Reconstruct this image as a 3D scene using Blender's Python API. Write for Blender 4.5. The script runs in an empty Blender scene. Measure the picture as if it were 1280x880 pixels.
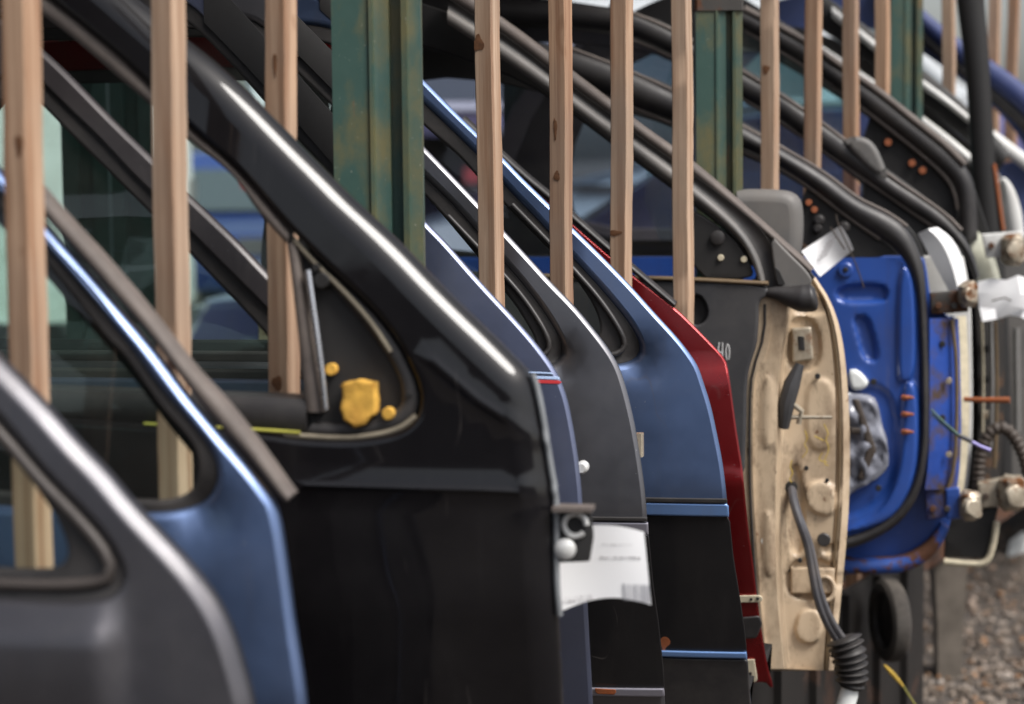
import bpy, math, random
import numpy as np
from mathutils import Vector, geometry
random.seed(7)
rng = np.random.default_rng(7)
sc = bpy.context.scene
COL = sc.collection
R = math.radians

# ------------------------------------------------------------------ camera
F_PX, W_PX = 2800.0, 1280.0
CAM = np.array([0.0, 0.0, 1.35])
PITCH, ROLL = R(5.0), R(-0.65)
_f = np.array([0, math.cos(PITCH), -math.sin(PITCH)])
_r0 = np.array([1.0, 0, 0]); _u0 = np.array([0, math.sin(PITCH), math.cos(PITCH)])
_r = math.cos(ROLL) * _r0 + math.sin(ROLL) * _u0
_u = -math.sin(ROLL) * _r0 + math.cos(ROLL) * _u0

def ray(px, py):
    return _f + _r * ((px - 640) / F_PX) - _u * ((py - 440) / F_PX)

def at(px, py, Y):
    d = ray(px, py)
    return CAM + d * (Y / d[1])

def rowdepth(px):
    return 4330.0 / (1975.0 - px)

ROWDIR = np.array([math.sin(R(25.5)), math.cos(R(25.5)), 0.0])
ROWSIDE = np.array([math.cos(R(25.5)), -math.sin(R(25.5)), 0.0])

# ------------------------------------------------------------------ object helpers
class MB:
    def __init__(s): s.v = []; s.f = []
    def add(s, verts, faces):
        o = len(s.v); s.v += [tuple(map(float, p)) for p in verts]
        s.f += [tuple(i + o for i in f) for f in faces]

def rootloc(o):
    p = np.zeros(3)
    while o is not None:
        p = p + np.array(o.location); o = o.parent
    return p

def obj(name, mb, mat, parent=None, smooth=True, angle=35, loc=None):
    me = bpy.data.meshes.new(name)
    base = rootloc(parent) if parent is not None else (np.array(loc) if loc is not None else np.zeros(3))
    me.from_pydata([tuple(np.array(p) - base) for p in mb.v], [], mb.f)
    me.update()
    if smooth:
        me.shade_smooth()
        if angle: me.set_sharp_from_angle(angle=R(angle))
    me.materials.append(mat)
    o = bpy.data.objects.new(name, me); COL.objects.link(o)
    if parent is not None: o.parent = parent
    elif loc is not None: o.location = tuple(loc)
    return o

def thing(name, label, cat, loc=(0, 0, 0), group=None):
    o = bpy.data.objects.new(name, None); COL.objects.link(o)
    o.location = tuple(float(a) for a in loc); o.empty_display_size = .1
    tag(o, label, cat, group)
    return o

def tag(o, label, cat, group=None, kind=None):
    o['label'] = label; o['category'] = cat
    if group: o['group'] = group
    if kind: o['kind'] = kind
    return o

def recalc(o):
    import bmesh
    bm = bmesh.new(); bm.from_mesh(o.data)
    bmesh.ops.remove_doubles(bm, verts=bm.verts, dist=1e-5)
    bmesh.ops.recalc_face_normals(bm, faces=bm.faces)
    bm.to_mesh(o.data); bm.free()
    return o

# ------------------------------------------------------------------ 2d helpers
def chaikin(p, n=2, closed=True):
    p = np.asarray(p, float)
    for _ in range(n):
        if closed:
            q = np.roll(p, -1, axis=0)
            p = np.stack([.75 * p + .25 * q, .25 * p + .75 * q], 1).reshape(-1, 2 if p.shape[1] == 2 else p.shape[1])
        else:
            a, b = p[:-1], p[1:]
            m = np.stack([.75 * a + .25 * b, .25 * a + .75 * b], 1).reshape(-1, p.shape[1])
            p = np.vstack([p[:1], m, p[-1:]])
    return p

def resample(p, step=None, closed=True, n=None):
    p = np.asarray(p, float)
    if closed: p = np.vstack([p, p[:1]])
    d = np.linalg.norm(np.diff(p, axis=0), axis=1)
    keep = np.concatenate([[True], d > 1e-9]); p = p[keep]
    d = np.linalg.norm(np.diff(p, axis=0), axis=1)
    s = np.concatenate([[0], np.cumsum(d)])
    if n is None: n = max(8, int(round(s[-1] / step)))
    t = np.linspace(0, s[-1], n + 1 if closed else n)
    q = np.stack([np.interp(t, s, p[:, k]) for k in range(p.shape[1])], 1)
    return q[:-1] if closed else q

def area(p):
    x, y = p[:, 0], p[:, 1]
    return .5 * np.sum(x * np.roll(y, -1) - y * np.roll(x, -1))

def ccw(p): return p if area(p) > 0 else p[::-1].copy()

def offset(p, d):
    """closed ccw polygon; positive d shrinks"""
    a = p - np.roll(p, 1, axis=0); b = np.roll(p, -1, axis=0) - p
    na = np.stack([-a[:, 1], a[:, 0]], 1); nb = np.stack([-b[:, 1], b[:, 0]], 1)
    na /= np.linalg.norm(na, axis=1)[:, None] + 1e-12; nb /= np.linalg.norm(nb, axis=1)[:, None] + 1e-12
    n = na + nb; n /= np.linalg.norm(n, axis=1)[:, None] + 1e-12
    c = np.clip(np.sum(n * na, axis=1), .6, 1)
    return p + n * (d / c)[:, None] if not np.isscalar(d) else p + n * (d / c[:, None])

def inside(pts, poly):
    x, y = pts[:, 0], pts[:, 1]; r = np.zeros(len(pts), bool)
    x1, y1 = poly[:, 0], poly[:, 1]; x2, y2 = np.roll(x1, -1), np.roll(y1, -1)
    for i in range(len(poly)):
        c = (y1[i] > y) != (y2[i] > y)
        if c.any():
            xi = (x2[i] - x1[i]) * (y - y1[i]) / (y2[i] - y1[i] + 1e-15) + x1[i]
            r ^= c & (x < xi)
    return r

def seg_dist(pts, line):
    d = np.full(len(pts), 1e9)
    for a, b in zip(line[:-1], line[1:]):
        ab = b - a; t = np.clip(((pts - a) @ ab) / (ab @ ab + 1e-15), 0, 1)
        d = np.minimum(d, np.linalg.norm(pts - (a + t[:, None] * ab), axis=1))
    return d

def cdt(loops, grid, extra=None):
    """loops[0] outer ccw, others holes; returns verts2d (loops first) and tris"""
    vs = []; es = []
    for l in loops:
        o = len(vs); n = len(l)
        vs += [Vector((float(a), float(b))) for a, b in l]
        es += [(o + i, o + (i + 1) % n) for i in range(n)]
    lo, hi = loops[0].min(0), loops[0].max(0)
    gx = np.arange(lo[0] + grid / 2, hi[0], grid); gy = np.arange(lo[1] + grid / 2, hi[1], grid)
    if len(gx) and len(gy):
        G = np.array([(x + (grid / 2 if j % 2 else 0), y) for j, y in enumerate(gy) for x in gx])
        if extra is not None and len(extra): 
            dd = np.array([np.min(np.linalg.norm(extra - g, axis=1)) for g in G]); G = G[dd > grid * .5]
            G = np.vstack([G, extra])
        m = inside(G, loops[0])
        for l in loops[1:]: m &= ~inside(G, l)
        G = G[m]
        if len(G):
            allb = np.vstack(loops)
            mind = np.array([np.min(np.linalg.norm(allb - g, axis=1)) for g in G])
            G = G[mind > min(grid * .35, .006)]
            vs += [Vector((float(a), float(b))) for a, b in G]
    ov, oe, of, vm, em, fm = geometry.delaunay_2d_cdt(vs, es, [], 0, 1e-7, True)
    V = np.array([(v.x, v.y) for v in ov])
    T = np.array([f for f in of if len(f) == 3])
    c = V[T].mean(1)
    m = inside(c, loops[0])
    for l in loops[1:]: m &= ~inside(c, l)
    T = T[m]
    # map loop vertices
    idx = {}
    for k, src in enumerate(vm):
        for s_ in src: idx[s_] = k
    loopidx = []; o = 0
    for l in loops:
        loopidx.append([idx.get(o + i, -1) for i in range(len(l))]); o += len(l)
    return V, T, loopidx

# ------------------------------------------------------------------ a door's own frame: u to the right along the panel, v = world z, back = away from the viewer side
class Plane:
    def __init__(s, px, Y, zbelt_px=None, alpha=10.0, curve=1.0, ufront_px=None):
        a = R(alpha)
        s.O = at(px, 440, Y); s.O = np.array([s.O[0], s.O[1], 0.0])
        s.D = np.array([math.cos(a), -math.sin(a), 0.0]); s.N = np.array([math.sin(a), math.cos(a), 0.0])
        s.curve = 0; s.zb = 0; s.kink = .205; s.uf = 1e9; s.bumps = []
        if zbelt_px is not None: s.zb = s.uv([zbelt_px])[0][1]
        if ufront_px is not None: s.uf = s.uv([ufront_px])[0][0]
        s.curve = curve
    def off(s, u, v):
        u = np.asarray(u, float); v = np.asarray(v, float)
        h = v - s.zb
        o = np.where(h > 0, .09 * h + .2 * h * h, (.11 * h + .10 * h * h + .30 * .006 * np.logaddexp(0, (-h - s.kink) / .006))) * s.curve
        e = np.clip(u - (s.uf - .22), 0, None)
        o = o + s.curve * .25 * e * e
        for b in s.bumps: o = o + b(u, v)
        return o
    def world(s, uv, back=0.0):
        uv = np.asarray(uv, float)
        b = s.off(uv[:, 0], uv[:, 1]) + back
        return s.O + uv[:, :1] * s.D + np.array([0, 0, 1.0]) * uv[:, 1:2] + b[:, None] * s.N
    def uv(s, pxs, back=0.0):
        out = []
        for (x, y) in pxs:
            d = ray(x, y); b = back
            for _ in range(8):
                t = ((s.O + b * s.N - CAM) @ s.N) / (d @ s.N)
                P = CAM + d * t
                u = (P - s.O) @ s.D; v = P[2]
                nb = back + (float(s.off(u, v)) if (s.curve or s.bumps) else 0.0)
                if abs(nb - b) < 1e-6: break
                b = nb
            out.append((u, v))
        return np.array(out)
    def pt(s, x, y, back=0.0):
        return s.world(s.uv([(x, y)], back), back)[0]

def panel(name, pl, outline, holes, mat, parent, back=0.0, r=.006, rh=None, flange=.02, grid=.02, step=.012, ridges=None, smooth=True, extra=None, bevel=None):
    """sheet on the plane's curved surface with a rolled rim and turned flange; outline/holes are smooth uv loops"""
    rh = r if rh is None else rh
    out = ccw(resample(outline, step)); hs = [ccw(resample(h, min(step, .009))) for h in holes]
    loops = [offset(out, r)] + [offset(h, -rh) for h in hs]
    V, T, li = cdt(loops, grid, extra)
    mb = MB()
    mb.add(pl.world(V, back), T.tolist())
    for k, (src, rad) in enumerate([(out, r)] + [(h, rh) for h in hs]):
        sgn = 1 if k == 0 else -1
        n = len(src); prev = li[k]; base_loop = loops[k]
        rings = []
        if bevel and k == 0:
            ss = np.linspace(0, 1, 15); tilt = np.interp(ss, [0, .12, .80, .92, 1], [0, R(bevel[0]), R(bevel[1]), R(70), R(90)])
        else:
            ss = np.linspace(0, 1, 6); tilt = ss * math.pi / 2
        dx = np.concatenate([[0], np.cumsum(np.cos((tilt[1:] + tilt[:-1]) / 2))]); dz = np.concatenate([[0], np.cumsum(np.sin((tilt[1:] + tilt[:-1]) / 2))])
        dz = dz / dx[-1] * rad; dx = dx / dx[-1] * rad
        for j in range(1, len(ss)):
            rings.append((offset(base_loop, -sgn * dx[j]) if j < len(ss) - 1 else src, back + dz[j]))
        if flange > 0: rings.append((offset(src, sgn * .0015), back + dz[-1] + flange))
        for (q, bk) in rings:
            o = len(mb.v); mb.v += [tuple(p) for p in pl.world(q, bk)]
            cur = list(range(o, o + n))
            for i in range(n):
                j = (i + 1) % n
                if min(prev[i], prev[j]) < 0: continue
                f = (prev[i], cur[i], cur[j], prev[j])
                mb.f.append(f if sgn < 0 else f[::-1])
            prev = cur
    # orient sheet: front faces look to -N
    o = obj(name, mb, mat, parent, smooth, 50)
    recalc_front(o, pl)
    return o

def recalc_front(o, pl):
    import bmesh
    bm = bmesh.new(); bm.from_mesh(o.data)
    bmesh.ops.recalc_face_normals(bm, faces=bm.faces)
    big = sum((f.calc_area() * f.normal.dot(Vector(pl.N))) for f in bm.faces)
    if big > 0: bmesh.ops.reverse_faces(bm, faces=bm.faces)
    bm.to_mesh(o.data); bm.free()

def shell(name, pl, outline, holes, mat, parent, depth=.1, fdepth=.04, start=.02):
    """inner pressing of the door: side walls and back face"""
    out = ccw(resample(outline, .025)); hs = [ccw(resample(h, .025)) for h in holes]
    def dep(uv):
        t = np.clip((uv[:, 1] - (pl.zb - .06)) / .08, 0, 1)
        return depth * (1 - t) + fdepth * t
    mb = MB()
    loopsB = [offset(out, .045)] + [offset(h, -.008) for h in hs]
    loopsA = [offset(out, .006)] + [offset(h, -.003) for h in hs]
    V, T, li = cdt(loopsB, .05)
    mb.v += [tuple(p) for p in (pl.world(V, 0) + dep(V)[:, None] * pl.N)]
    mb.f += [tuple(t) for t in T.tolist()]
    for k in range(len(loopsA)):
        n = len(loopsA[k]); o = len(mb.v)
        mb.v += [tuple(p) for p in pl.world(loopsA[k], start)]
        for i in range(n):
            j = (i + 1) % n
            if min(li[k][i], li[k][j]) < 0: continue
            mb.f.append((o + i, o + j, li[k][j], li[k][i]))
    return recalc(obj(name, mb, mat, parent, True, 40))

def sheet(name, pl, poly, mat, parent, back=0.0, grid=.03, holes=()):
    p = ccw(resample(poly, .012)); hs = [ccw(resample(h, .01)) for h in holes]
    V, T, li = cdt([p] + hs, grid)
    mb = MB(); mb.add(pl.world(V, back), T.tolist())
    o = obj(name, mb, mat, parent); recalc_front(o, pl); return o

def tube(mb, pts, rad, n=10, caps=True, flat=None):
    pts = np.asarray(pts, float); m = len(pts)
    rad = np.full(m, rad) if np.isscalar(rad) else np.asarray(rad, float)
    tg = np.gradient(pts, axis=0); tg /= np.linalg.norm(tg, axis=1)[:, None] + 1e-12
    ref = np.array([0, 1.0, 0]) if abs(tg[0][1]) < .9 else np.array([1.0, 0, 0])
    a = np.cross(tg[0], ref); a /= np.linalg.norm(a)
    o = len(mb.v)
    for i in range(m):
        a = a - tg[i] * (a @ tg[i]); a /= np.linalg.norm(a) + 1e-12
        b = np.cross(tg[i], a)
        for k in range(n):
            t = 2 * math.pi * k / n
            mb.v.append(tuple(pts[i] + rad[i] * (a * math.cos(t) + b * math.sin(t))))
    for i in range(m - 1):
        for k in range(n):
            k2 = (k + 1) % n
            mb.f.append((o + i * n + k, o + i * n + k2, o + (i + 1) * n + k2, o + (i + 1) * n + k))
    if caps:
        mb.f.append(tuple(o + k for k in range(n))[::-1]); mb.f.append(tuple(o + (m - 1) * n + k for k in range(n)))

def smooth3(pts, n=2):
    return chaikin(np.asarray(pts, float), n, closed=False)

def disc(mb, c, ax, rad, thick, n=20, bevel=.15):
    """short round boss: axis ax points at its visible end"""
    c = np.asarray(c, float); ax = np.asarray(ax, float); ax = ax / np.linalg.norm(ax)
    ref = np.array([0, 0, 1.0]) if abs(ax[2]) < .9 else np.array([1.0, 0, 0])
    a = np.cross(ax, ref); a /= np.linalg.norm(a); b = np.cross(ax, a)
    o = len(mb.v)
    prof = [(rad, 0), (rad, thick * (1 - bevel)), (rad * (1 - bevel), thick)]
    for rr, h in prof:
        for k in range(n):
            t = 2 * math.pi * k / n
            mb.v.append(tuple(c + ax * h + rr * (a * math.cos(t) + b * math.sin(t))))
    for i in range(2):
        for k in range(n):
            k2 = (k + 1) % n
            mb.f.append((o + i * n + k, o + i * n + k2, o + (i + 1) * n + k2, o + (i + 1) * n + k))
    mb.f.append(tuple(o + 2 * n + k for k in range(n)))
    mb.f.append(tuple(o + k for k in range(n))[::-1])

def box(mb, c, ax, ay, az, sx, sy, sz, bev=0.0):
    """box with chamfered edges along az"""
    c = np.asarray(c, float)
    if bev <= 0: prof = [(-1, -1), (1, -1), (1, 1), (-1, 1)]; pr = [(x * sx / 2, y * sy / 2) for x, y in prof]
    else:
        hx, hy = sx / 2, sy / 2
        pr = [(-hx + bev, -hy), (hx - bev, -hy), (hx, -hy + bev), (hx, hy - bev), (hx - bev, hy), (-hx + bev, hy), (-hx, hy - bev), (-hx, -hy + bev)]
    n = len(pr); o = len(mb.v)
    for s in (-.5, .5):
        for x, y in pr: mb.v.append(tuple(c + ax * x + ay * y + az * (s * sz)))
    for k in range(n):
        k2 = (k + 1) % n; mb.f.append((o + k, o + k2, o + n + k2, o + n + k))
    mb.f.append(tuple(o + k for k in range(n))[::-1]); mb.f.append(tuple(o + n + k for k in range(n)))

X_, Y_, Z_ = np.array([1.0, 0, 0]), np.array([0, 1.0, 0]), np.array([0, 0, 1.0])

def loft(name, pl, cols, mat, parent, n=60, closed=False, angle=40, smooth_iter=2):
    """surface through lines; cols = [(pixel line, back)], every line runs top to bottom"""
    L = []
    for px, bk in cols:
        q = pl.uv(px, bk); q = resample(chaikin(q, smooth_iter, False), closed=False, n=n)
        L.append(pl.world(q, bk))
    mb = MB(); m = len(L)
    for l in L: mb.v += [tuple(p) for p in l]
    for c in range(m if closed else m - 1):
        c2 = (c + 1) % m
        for i in range(n - 1):
            mb.f.append((c * n + i, c * n + i + 1, c2 * n + i + 1, c2 * n + i))
    if closed:
        mb.f.append(tuple(c * n for c in range(m))); mb.f.append(tuple(c * n + n - 1 for c in range(m))[::-1])
    return recalc(obj(name, mb, mat, parent, True, angle))

def band(name, pl, up, low, back, bulge, mat, parent, thick=.03, n=60, k=7):
    """bar with a rounded face between an upper and a lower line"""
    cu, cl = (resample(chaikin(pl.uv(q, back), 2, False), closed=False, n=n) for q in (up, low))
    rows = []
    for j in range(k + 1):
        t = j / k; q = cu * (1 - t) + cl * t
        rows.append(pl.world(q, back - bulge * math.sin(math.pi * t) ** .7))
    rows.append(pl.world(cl, back + thick)); rows.append(pl.world(cu, back + thick))
    mb = MB(); m = len(rows)
    for l in rows: mb.v += [tuple(p) for p in l]
    for c in range(m):
        c2 = (c + 1) % m
        for i in range(n - 1): mb.f.append((c * n + i, c * n + i + 1, c2 * n + i + 1, c2 * n + i))
    mb.f.append(tuple(c * n for c in range(m))); mb.f.append(tuple(c * n + n - 1 for c in range(m))[::-1])
    return recalc(obj(name, mb, mat, parent, True, 50))

# ------------------------------------------------------------------ materials
def lin(h):
    h = h.lstrip('#'); c = [int(h[i:i + 2], 16) / 255 for i in (0, 2, 4)]
    return tuple((x / 12.92 if x <= .04045 else ((x + .055) / 1.055) ** 2.4) for x in c) + (1.0,)

def newmat(name):
    m = bpy.data.materials.new(name); m.use_nodes = True
    nt = m.node_tree; nt.nodes.clear()
    out = nt.nodes.new('ShaderNodeOutputMaterial')
    return m, nt, out

def N(nt, t, **kw):
    n = nt.nodes.new(t)
    for k, v in kw.items():
        if k.startswith('i_'): n.inputs[k[2:].replace('_', ' ')].default_value = v
        else: setattr(n, k, v)
    return n

def noise(nt, scale, detail=4, rough=.55, vec=None, mapping=None):
    tc = N(nt, 'ShaderNodeTexCoord')
    oi = N(nt, 'ShaderNodeObjectInfo'); rm = N(nt, 'ShaderNodeVectorMath', operation='MULTIPLY_ADD')
    rm.inputs[1].default_value = (37.0, 21.0, 53.0); cb = N(nt, 'ShaderNodeCombineXYZ')
    for k_ in range(3): nt.links.new(oi.outputs['Random'], cb.inputs[k_])
    nt.links.new(cb.outputs[0], rm.inputs[0]); nt.links.new(tc.outputs['Object'], rm.inputs[2]); src = rm.outputs[0]
    if mapping:
        mp = N(nt, 'ShaderNodeMapping'); mp.inputs['Scale'].default_value = mapping
        nt.links.new(src, mp.inputs['Vector']); src = mp.outputs['Vector']
    n = N(nt, 'ShaderNodeTexNoise'); n.inputs['Scale'].default_value = scale
    n.inputs['Detail'].default_value = detail; n.inputs['Roughness'].default_value = rough
    nt.links.new(src, n.inputs['Vector'])
    return n.outputs['Fac']

def ramp(nt, fac, stops):
    r = N(nt, 'ShaderNodeValToRGB'); cr = r.color_ramp
    while len(cr.elements) < len(stops): cr.elements.new(.5)
    for e, (p, c) in zip(cr.elements, stops):
        e.position = p; e.color = c if len(c) == 4 else tuple(c) + (1,)
    nt.links.new(fac, r.inputs['Fac']); return r.outputs['Color']

def g(v): return (v, v, v, 1)

def mixc(nt, fac, a, b):
    m = N(nt, 'ShaderNodeMix', data_type='RGBA')
    for sock, val in ((m.inputs[0], fac), (m.inputs[6], a), (m.inputs[7], b)):
        if hasattr(val, 'is_linked') or hasattr(val, 'links'): nt.links.new(val, sock)
        else: sock.default_value = val
    return m.outputs[2]

def bump(nt, fac, strength, dist=.002):
    b = N(nt, 'ShaderNodeBump'); b.inputs['Strength'].default_value = strength; b.inputs['Distance'].default_value = dist
    nt.links.new(fac, b.inputs['Height']); return b.outputs['Normal']

def paint(name, col, metallic=.55, rough=.26, coat=.7, coat_r=.06, dust=.18, chips=True, dlo=.45, streak=.9, dustcol=(.22, .2, .18, 1), scuffs=.35):
    m, nt, out = newmat(name)
    p = N(nt, 'ShaderNodeBsdfPrincipled')
    c = mixc(nt, ramp(nt, noise(nt, 9, 6, .6), [(.35, g(0)), (.8, g(1))]), col, tuple(x * .86 for x in col[:3]) + (1,))
    d = ramp(nt, noise(nt, 5, 8, .7), [(dlo, g(0)), (dlo + .35, g(dust))])
    c = mixc(nt, d, c, dustcol)
    st = ramp(nt, noise(nt, 30, 5, .65, mapping=(1, 1, .07)), [(.55, g(0)), (.78, g(dust * streak))])
    c = mixc(nt, st, c, dustcol)
    if scuffs:
        sub = N(nt, 'ShaderNodeMath', operation='SUBTRACT'); sub.inputs[1].default_value = .5
        nt.links.new(noise(nt, 9, 2, .4, mapping=(1, 1, .45)), sub.inputs[0])
        ab = N(nt, 'ShaderNodeMath', operation='ABSOLUTE'); nt.links.new(sub.outputs[0], ab.inputs[0])
        ln = ramp(nt, ab.outputs[0], [(.0, g(1)), (.006, g(0))])
        mk = ramp(nt, noise(nt, 6, 4, .6), [(.60, g(0)), (.70, g(1))])
        mm_ = N(nt, 'ShaderNodeMath', operation='MULTIPLY'); nt.links.new(ln, mm_.inputs[0]); nt.links.new(mk, mm_.inputs[1])
        m2 = N(nt, 'ShaderNodeMath', operation='MULTIPLY'); m2.inputs[1].default_value = scuffs; nt.links.new(mm_.outputs[0], m2.inputs[0])
        c = mixc(nt, m2.outputs[0], c, (.17, .15, .14, 1))
    if chips and metallic > 0:
        ch = ramp(nt, noise(nt, 260, 2, .5), [(.775, g(0)), (.785, g(.8))])
        c = mixc(nt, ch, c, (.5, .5, .52, 1))
    nt.links.new(c, p.inputs['Base Color'])
    p.inputs['Metallic'].default_value = metallic
    rr = ramp(nt, noise(nt, 14, 6, .65), [(.3, g(rough)), (.8, g(rough + .16))])
    nt.links.new(rr, p.inputs['Roughness'])
    p.inputs['Coat Weight'].default_value = coat
    if metallic == 0: p.inputs['Specular IOR Level'].default_value = .08
    cr = ramp(nt, noise(nt, 22, 6, .7), [(.35, g(coat_r)), (.8, g(coat_r + .14))])
    nt.links.new(cr, p.inputs['Coat Roughness'])
    nt.links.new(bump(nt, noise(nt, 3.5, 2, .4), .25, .004), p.inputs['Coat Normal'])
    nt.links.new(p.outputs[0], out.inputs[0]); return m

def plain(name, col, rough=.5, metallic=0.0, var=.25, nscale=25, bmp=.15, spec=.5, dust=0.0, dustcol=(.25, .21, .17, 1)):
    m, nt, out = newmat(name)
    p = N(nt, 'ShaderNodeBsdfPrincipled')
    nz = noise(nt, nscale, 6, .6)
    c = mixc(nt, ramp(nt, nz, [(.3, g(0)), (.75, g(1))]), col, tuple(x * (1 - var) for x in col[:3]) + (1,))
    if dust: c = mixc(nt, ramp(nt, noise(nt, nscale * .4, 8, .7), [(.42, g(0)), (.75, g(dust))]), c, dustcol)
    nt.links.new(c, p.inputs['Base Color'])
    p.inputs['Metallic'].default_value = metallic
    nt.links.new(ramp(nt, nz, [(.3, g(rough)), (.8, g(min(1, rough + .15)))]), p.inputs['Roughness'])
    p.inputs['Specular IOR Level'].default_value = spec
    if bmp: nt.links.new(bump(nt, noise(nt, nscale * 4, 4, .6), bmp, .001), p.inputs['Normal'])
    nt.links.new(p.outputs[0], out.inputs[0]); return m

def rusty(name, col, rust=(.16, .055, .02, 1), amount=.5, rough=.55, nscale=14, mapping=None, metallic=0.0, edge=.06):
    m, nt, out = newmat(name)
    p = N(nt, 'ShaderNodeBsdfPrincipled')
    nz = noise(nt, nscale, 9, .68, mapping=mapping)
    lo = 1 - amount
    c0 = mixc(nt, ramp(nt, noise(nt, nscale * 2.2, 6, .6), [(.3, g(0)), (.75, g(1))]), col, tuple(x * .7 for x in col[:3]) + (1,))
    rc = mixc(nt, noise(nt, nscale * 6, 4, .6), rust, tuple(x * .35 for x in rust[:3]) + (1,))
    c = mixc(nt, ramp(nt, nz, [(lo, g(0)), (min(1, lo + edge), g(1))]), c0, rc)
    nt.links.new(c, p.inputs['Base Color']); p.inputs['Metallic'].default_value = metallic
    nt.links.new(ramp(nt, nz, [(lo, g(rough)), (min(1, lo + edge), g(.85))]), p.inputs['Roughness'])
    nt.links.new(bump(nt, noise(nt, nscale * 5, 6, .7), .3, .0015), p.inputs['Normal'])
    nt.links.new(p.outputs[0], out.inputs[0]); return m

def woodmat(name, c1, c2, knots=.5):
    m, nt, out = newmat(name)
    p = N(nt, 'ShaderNodeBsdfPrincipled')
    grain = noise(nt, 85, 5, .62, mapping=(1, 1, .022))
    fine = noise(nt, 330, 3, .6, mapping=(1, 1, .02))
    blotch = noise(nt, 5, 5, .6, mapping=(1, 1, .5))
    c = mixc(nt, ramp(nt, grain, [(.38, g(0)), (.62, g(1))]), c1, c2)
    c = mixc(nt, ramp(nt, fine, [(.5, g(0)), (.8, g(.35))]), c, tuple(x * .5 for x in c2[:3]) + (1,))
    c = mixc(nt, ramp(nt, blotch, [(.42, g(0)), (.70, g(.6))]), c, (.27, .215, .17, 1))
    kn = noise(nt, 16, 2, .5, mapping=(1, 1, .55))
    c = mixc(nt, ramp(nt, kn, [(.71, g(0)), (.78, g(knots + .3))]), c, (.16, .065, .025, 1))
    nt.links.new(c, p.inputs['Base Color']); p.inputs['Roughness'].default_value = .75
    p.inputs['Specular IOR Level'].default_value = .25
    nt.links.new(bump(nt, grain, .35, .0015), p.inputs['Normal'])
    nt.links.new(p.outputs[0], out.inputs[0]); return m

def glassmat(name, tint=(.55, .72, .68, 1), dusty=.08, boost=1.0):
    m, nt, out = newmat(name)
    tr = N(nt, 'ShaderNodeBsdfTransparent'); tr.inputs[0].default_value = tint
    gl = N(nt, 'ShaderNodeBsdfGlossy'); gl.inputs['Roughness'].default_value = .03
    fr = N(nt, 'ShaderNodeFresnel'); fr.inputs['IOR'].default_value = 1.5
    mu = N(nt, 'ShaderNodeMath', operation='MULTIPLY'); mu.inputs[1].default_value = 1.2 * boost; mu.use_clamp = True
    nt.links.new(fr.outputs[0], mu.inputs[0])
    a = N(nt, 'ShaderNodeMixShader'); nt.links.new(mu.outputs[0], a.inputs[0]); nt.links.new(tr.outputs[0], a.inputs[1]); nt.links.new(gl.outputs[0], a.inputs[2])
    df = N(nt, 'ShaderNodeBsdfDiffuse'); df.inputs[0].default_value = (.3, .29, .27, 1)
    b = N(nt, 'ShaderNodeMixShader')
    nt.links.new(ramp(nt, noise(nt, 12, 8, .7), [(.3, g(dusty * .3)), (.8, g(dusty * 1.8))]), b.inputs[0])
    nt.links.new(a.outputs[0], b.inputs[1]); nt.links.new(df.outputs[0], b.inputs[2])
    nt.links.new(b.outputs[0], out.inputs[0]); return m

M = {}
M['charcoal'] = paint('charcoal_metallic_paint', lin('#555459'), .88, .42, .35, .12)
M['blue'] = paint('mid_blue_metallic_paint', lin('#61759b'), .86, .38, .5, .08)
M['black'] = paint('gloss_black_paint', (.006, .0055, .0065, 1), .0, .3, .72, .015, dust=.07, dustcol=(.085, .08, .08, 1), scuffs=.38)
M['darkgrey'] = paint('dark_grey_paint', lin('#3a3638'), .4, .4, .3, .15)
M['navy'] = paint('navy_metallic_paint', lin('#686f88'), .85, .34, .4, .12)
M['grey'] = paint('grey_metallic_paint', lin('#6c6c71'), .88, .30, .4, .1)
M['steel'] = paint('steel_blue_metallic_paint', lin('#61759b'), .88, .29, .5, .08)
M['red'] = paint('dark_red_paint', lin('#7a0e14'), .75, .24, .4, .1, dust=.06)
M['tan'] = None
def tanmat():
    m, nt, out = newmat('grimy_tan_paint')
    p = N(nt, 'ShaderNodeBsdfPrincipled')
    c = mixc(nt, noise(nt, 7, 4, .5), lin('#cab79e'), lin('#b8a184'))
    c = mixc(nt, ramp(nt, noise(nt, 7, 9, .72, mapping=(1, 1, .55)), [(.46, g(0)), (.66, g(.72))]), c, (.16, .095, .055, 1))
    c = mixc(nt, ramp(nt, noise(nt, 24, 8, .75, mapping=(1, 1, .4)), [(.53, g(0)), (.68, g(.8))]), c, (.07, .042, .026, 1))
    c = mixc(nt, ramp(nt, noise(nt, 75, 4, .6), [(.66, g(0)), (.71, g(.8))]), c, (.13, .05, .02, 1))
    nt.links.new(c, p.inputs['Base Color'])
    nt.links.new(ramp(nt, noise(nt, 12, 6, .65), [(.3, g(.36)), (.75, g(.62))]), p.inputs['Roughness'])
    nt.links.new(bump(nt, noise(nt, 90, 6, .65), .2, .001), p.inputs['Normal'])
    p.inputs['Coat Weight'].default_value = .15; p.inputs['Coat Roughness'].default_value = .25
    nt.links.new(p.outputs[0], out.inputs[0]); return m
M['tan'] = tanmat()
M['royal'] = paint('royal_blue_paint', lin('#274e9e'), .1, .34, .6, .08, dust=.35, dustcol=(.06, .05, .05, 1))
M['white_paint'] = plain('dirty_white_paint', (.72, .72, .70, 1), .4, var=.15, nscale=14, dust=.35)
M['cream'] = rusty('cream_paint', (.62, .55, .4, 1), amount=.33, nscale=30)
M['rubber'] = plain('black_rubber', (.018, .016, .016, 1), .5, var=.3, nscale=40, dust=.22, dustcol=(.1, .085, .075, 1))
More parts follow.
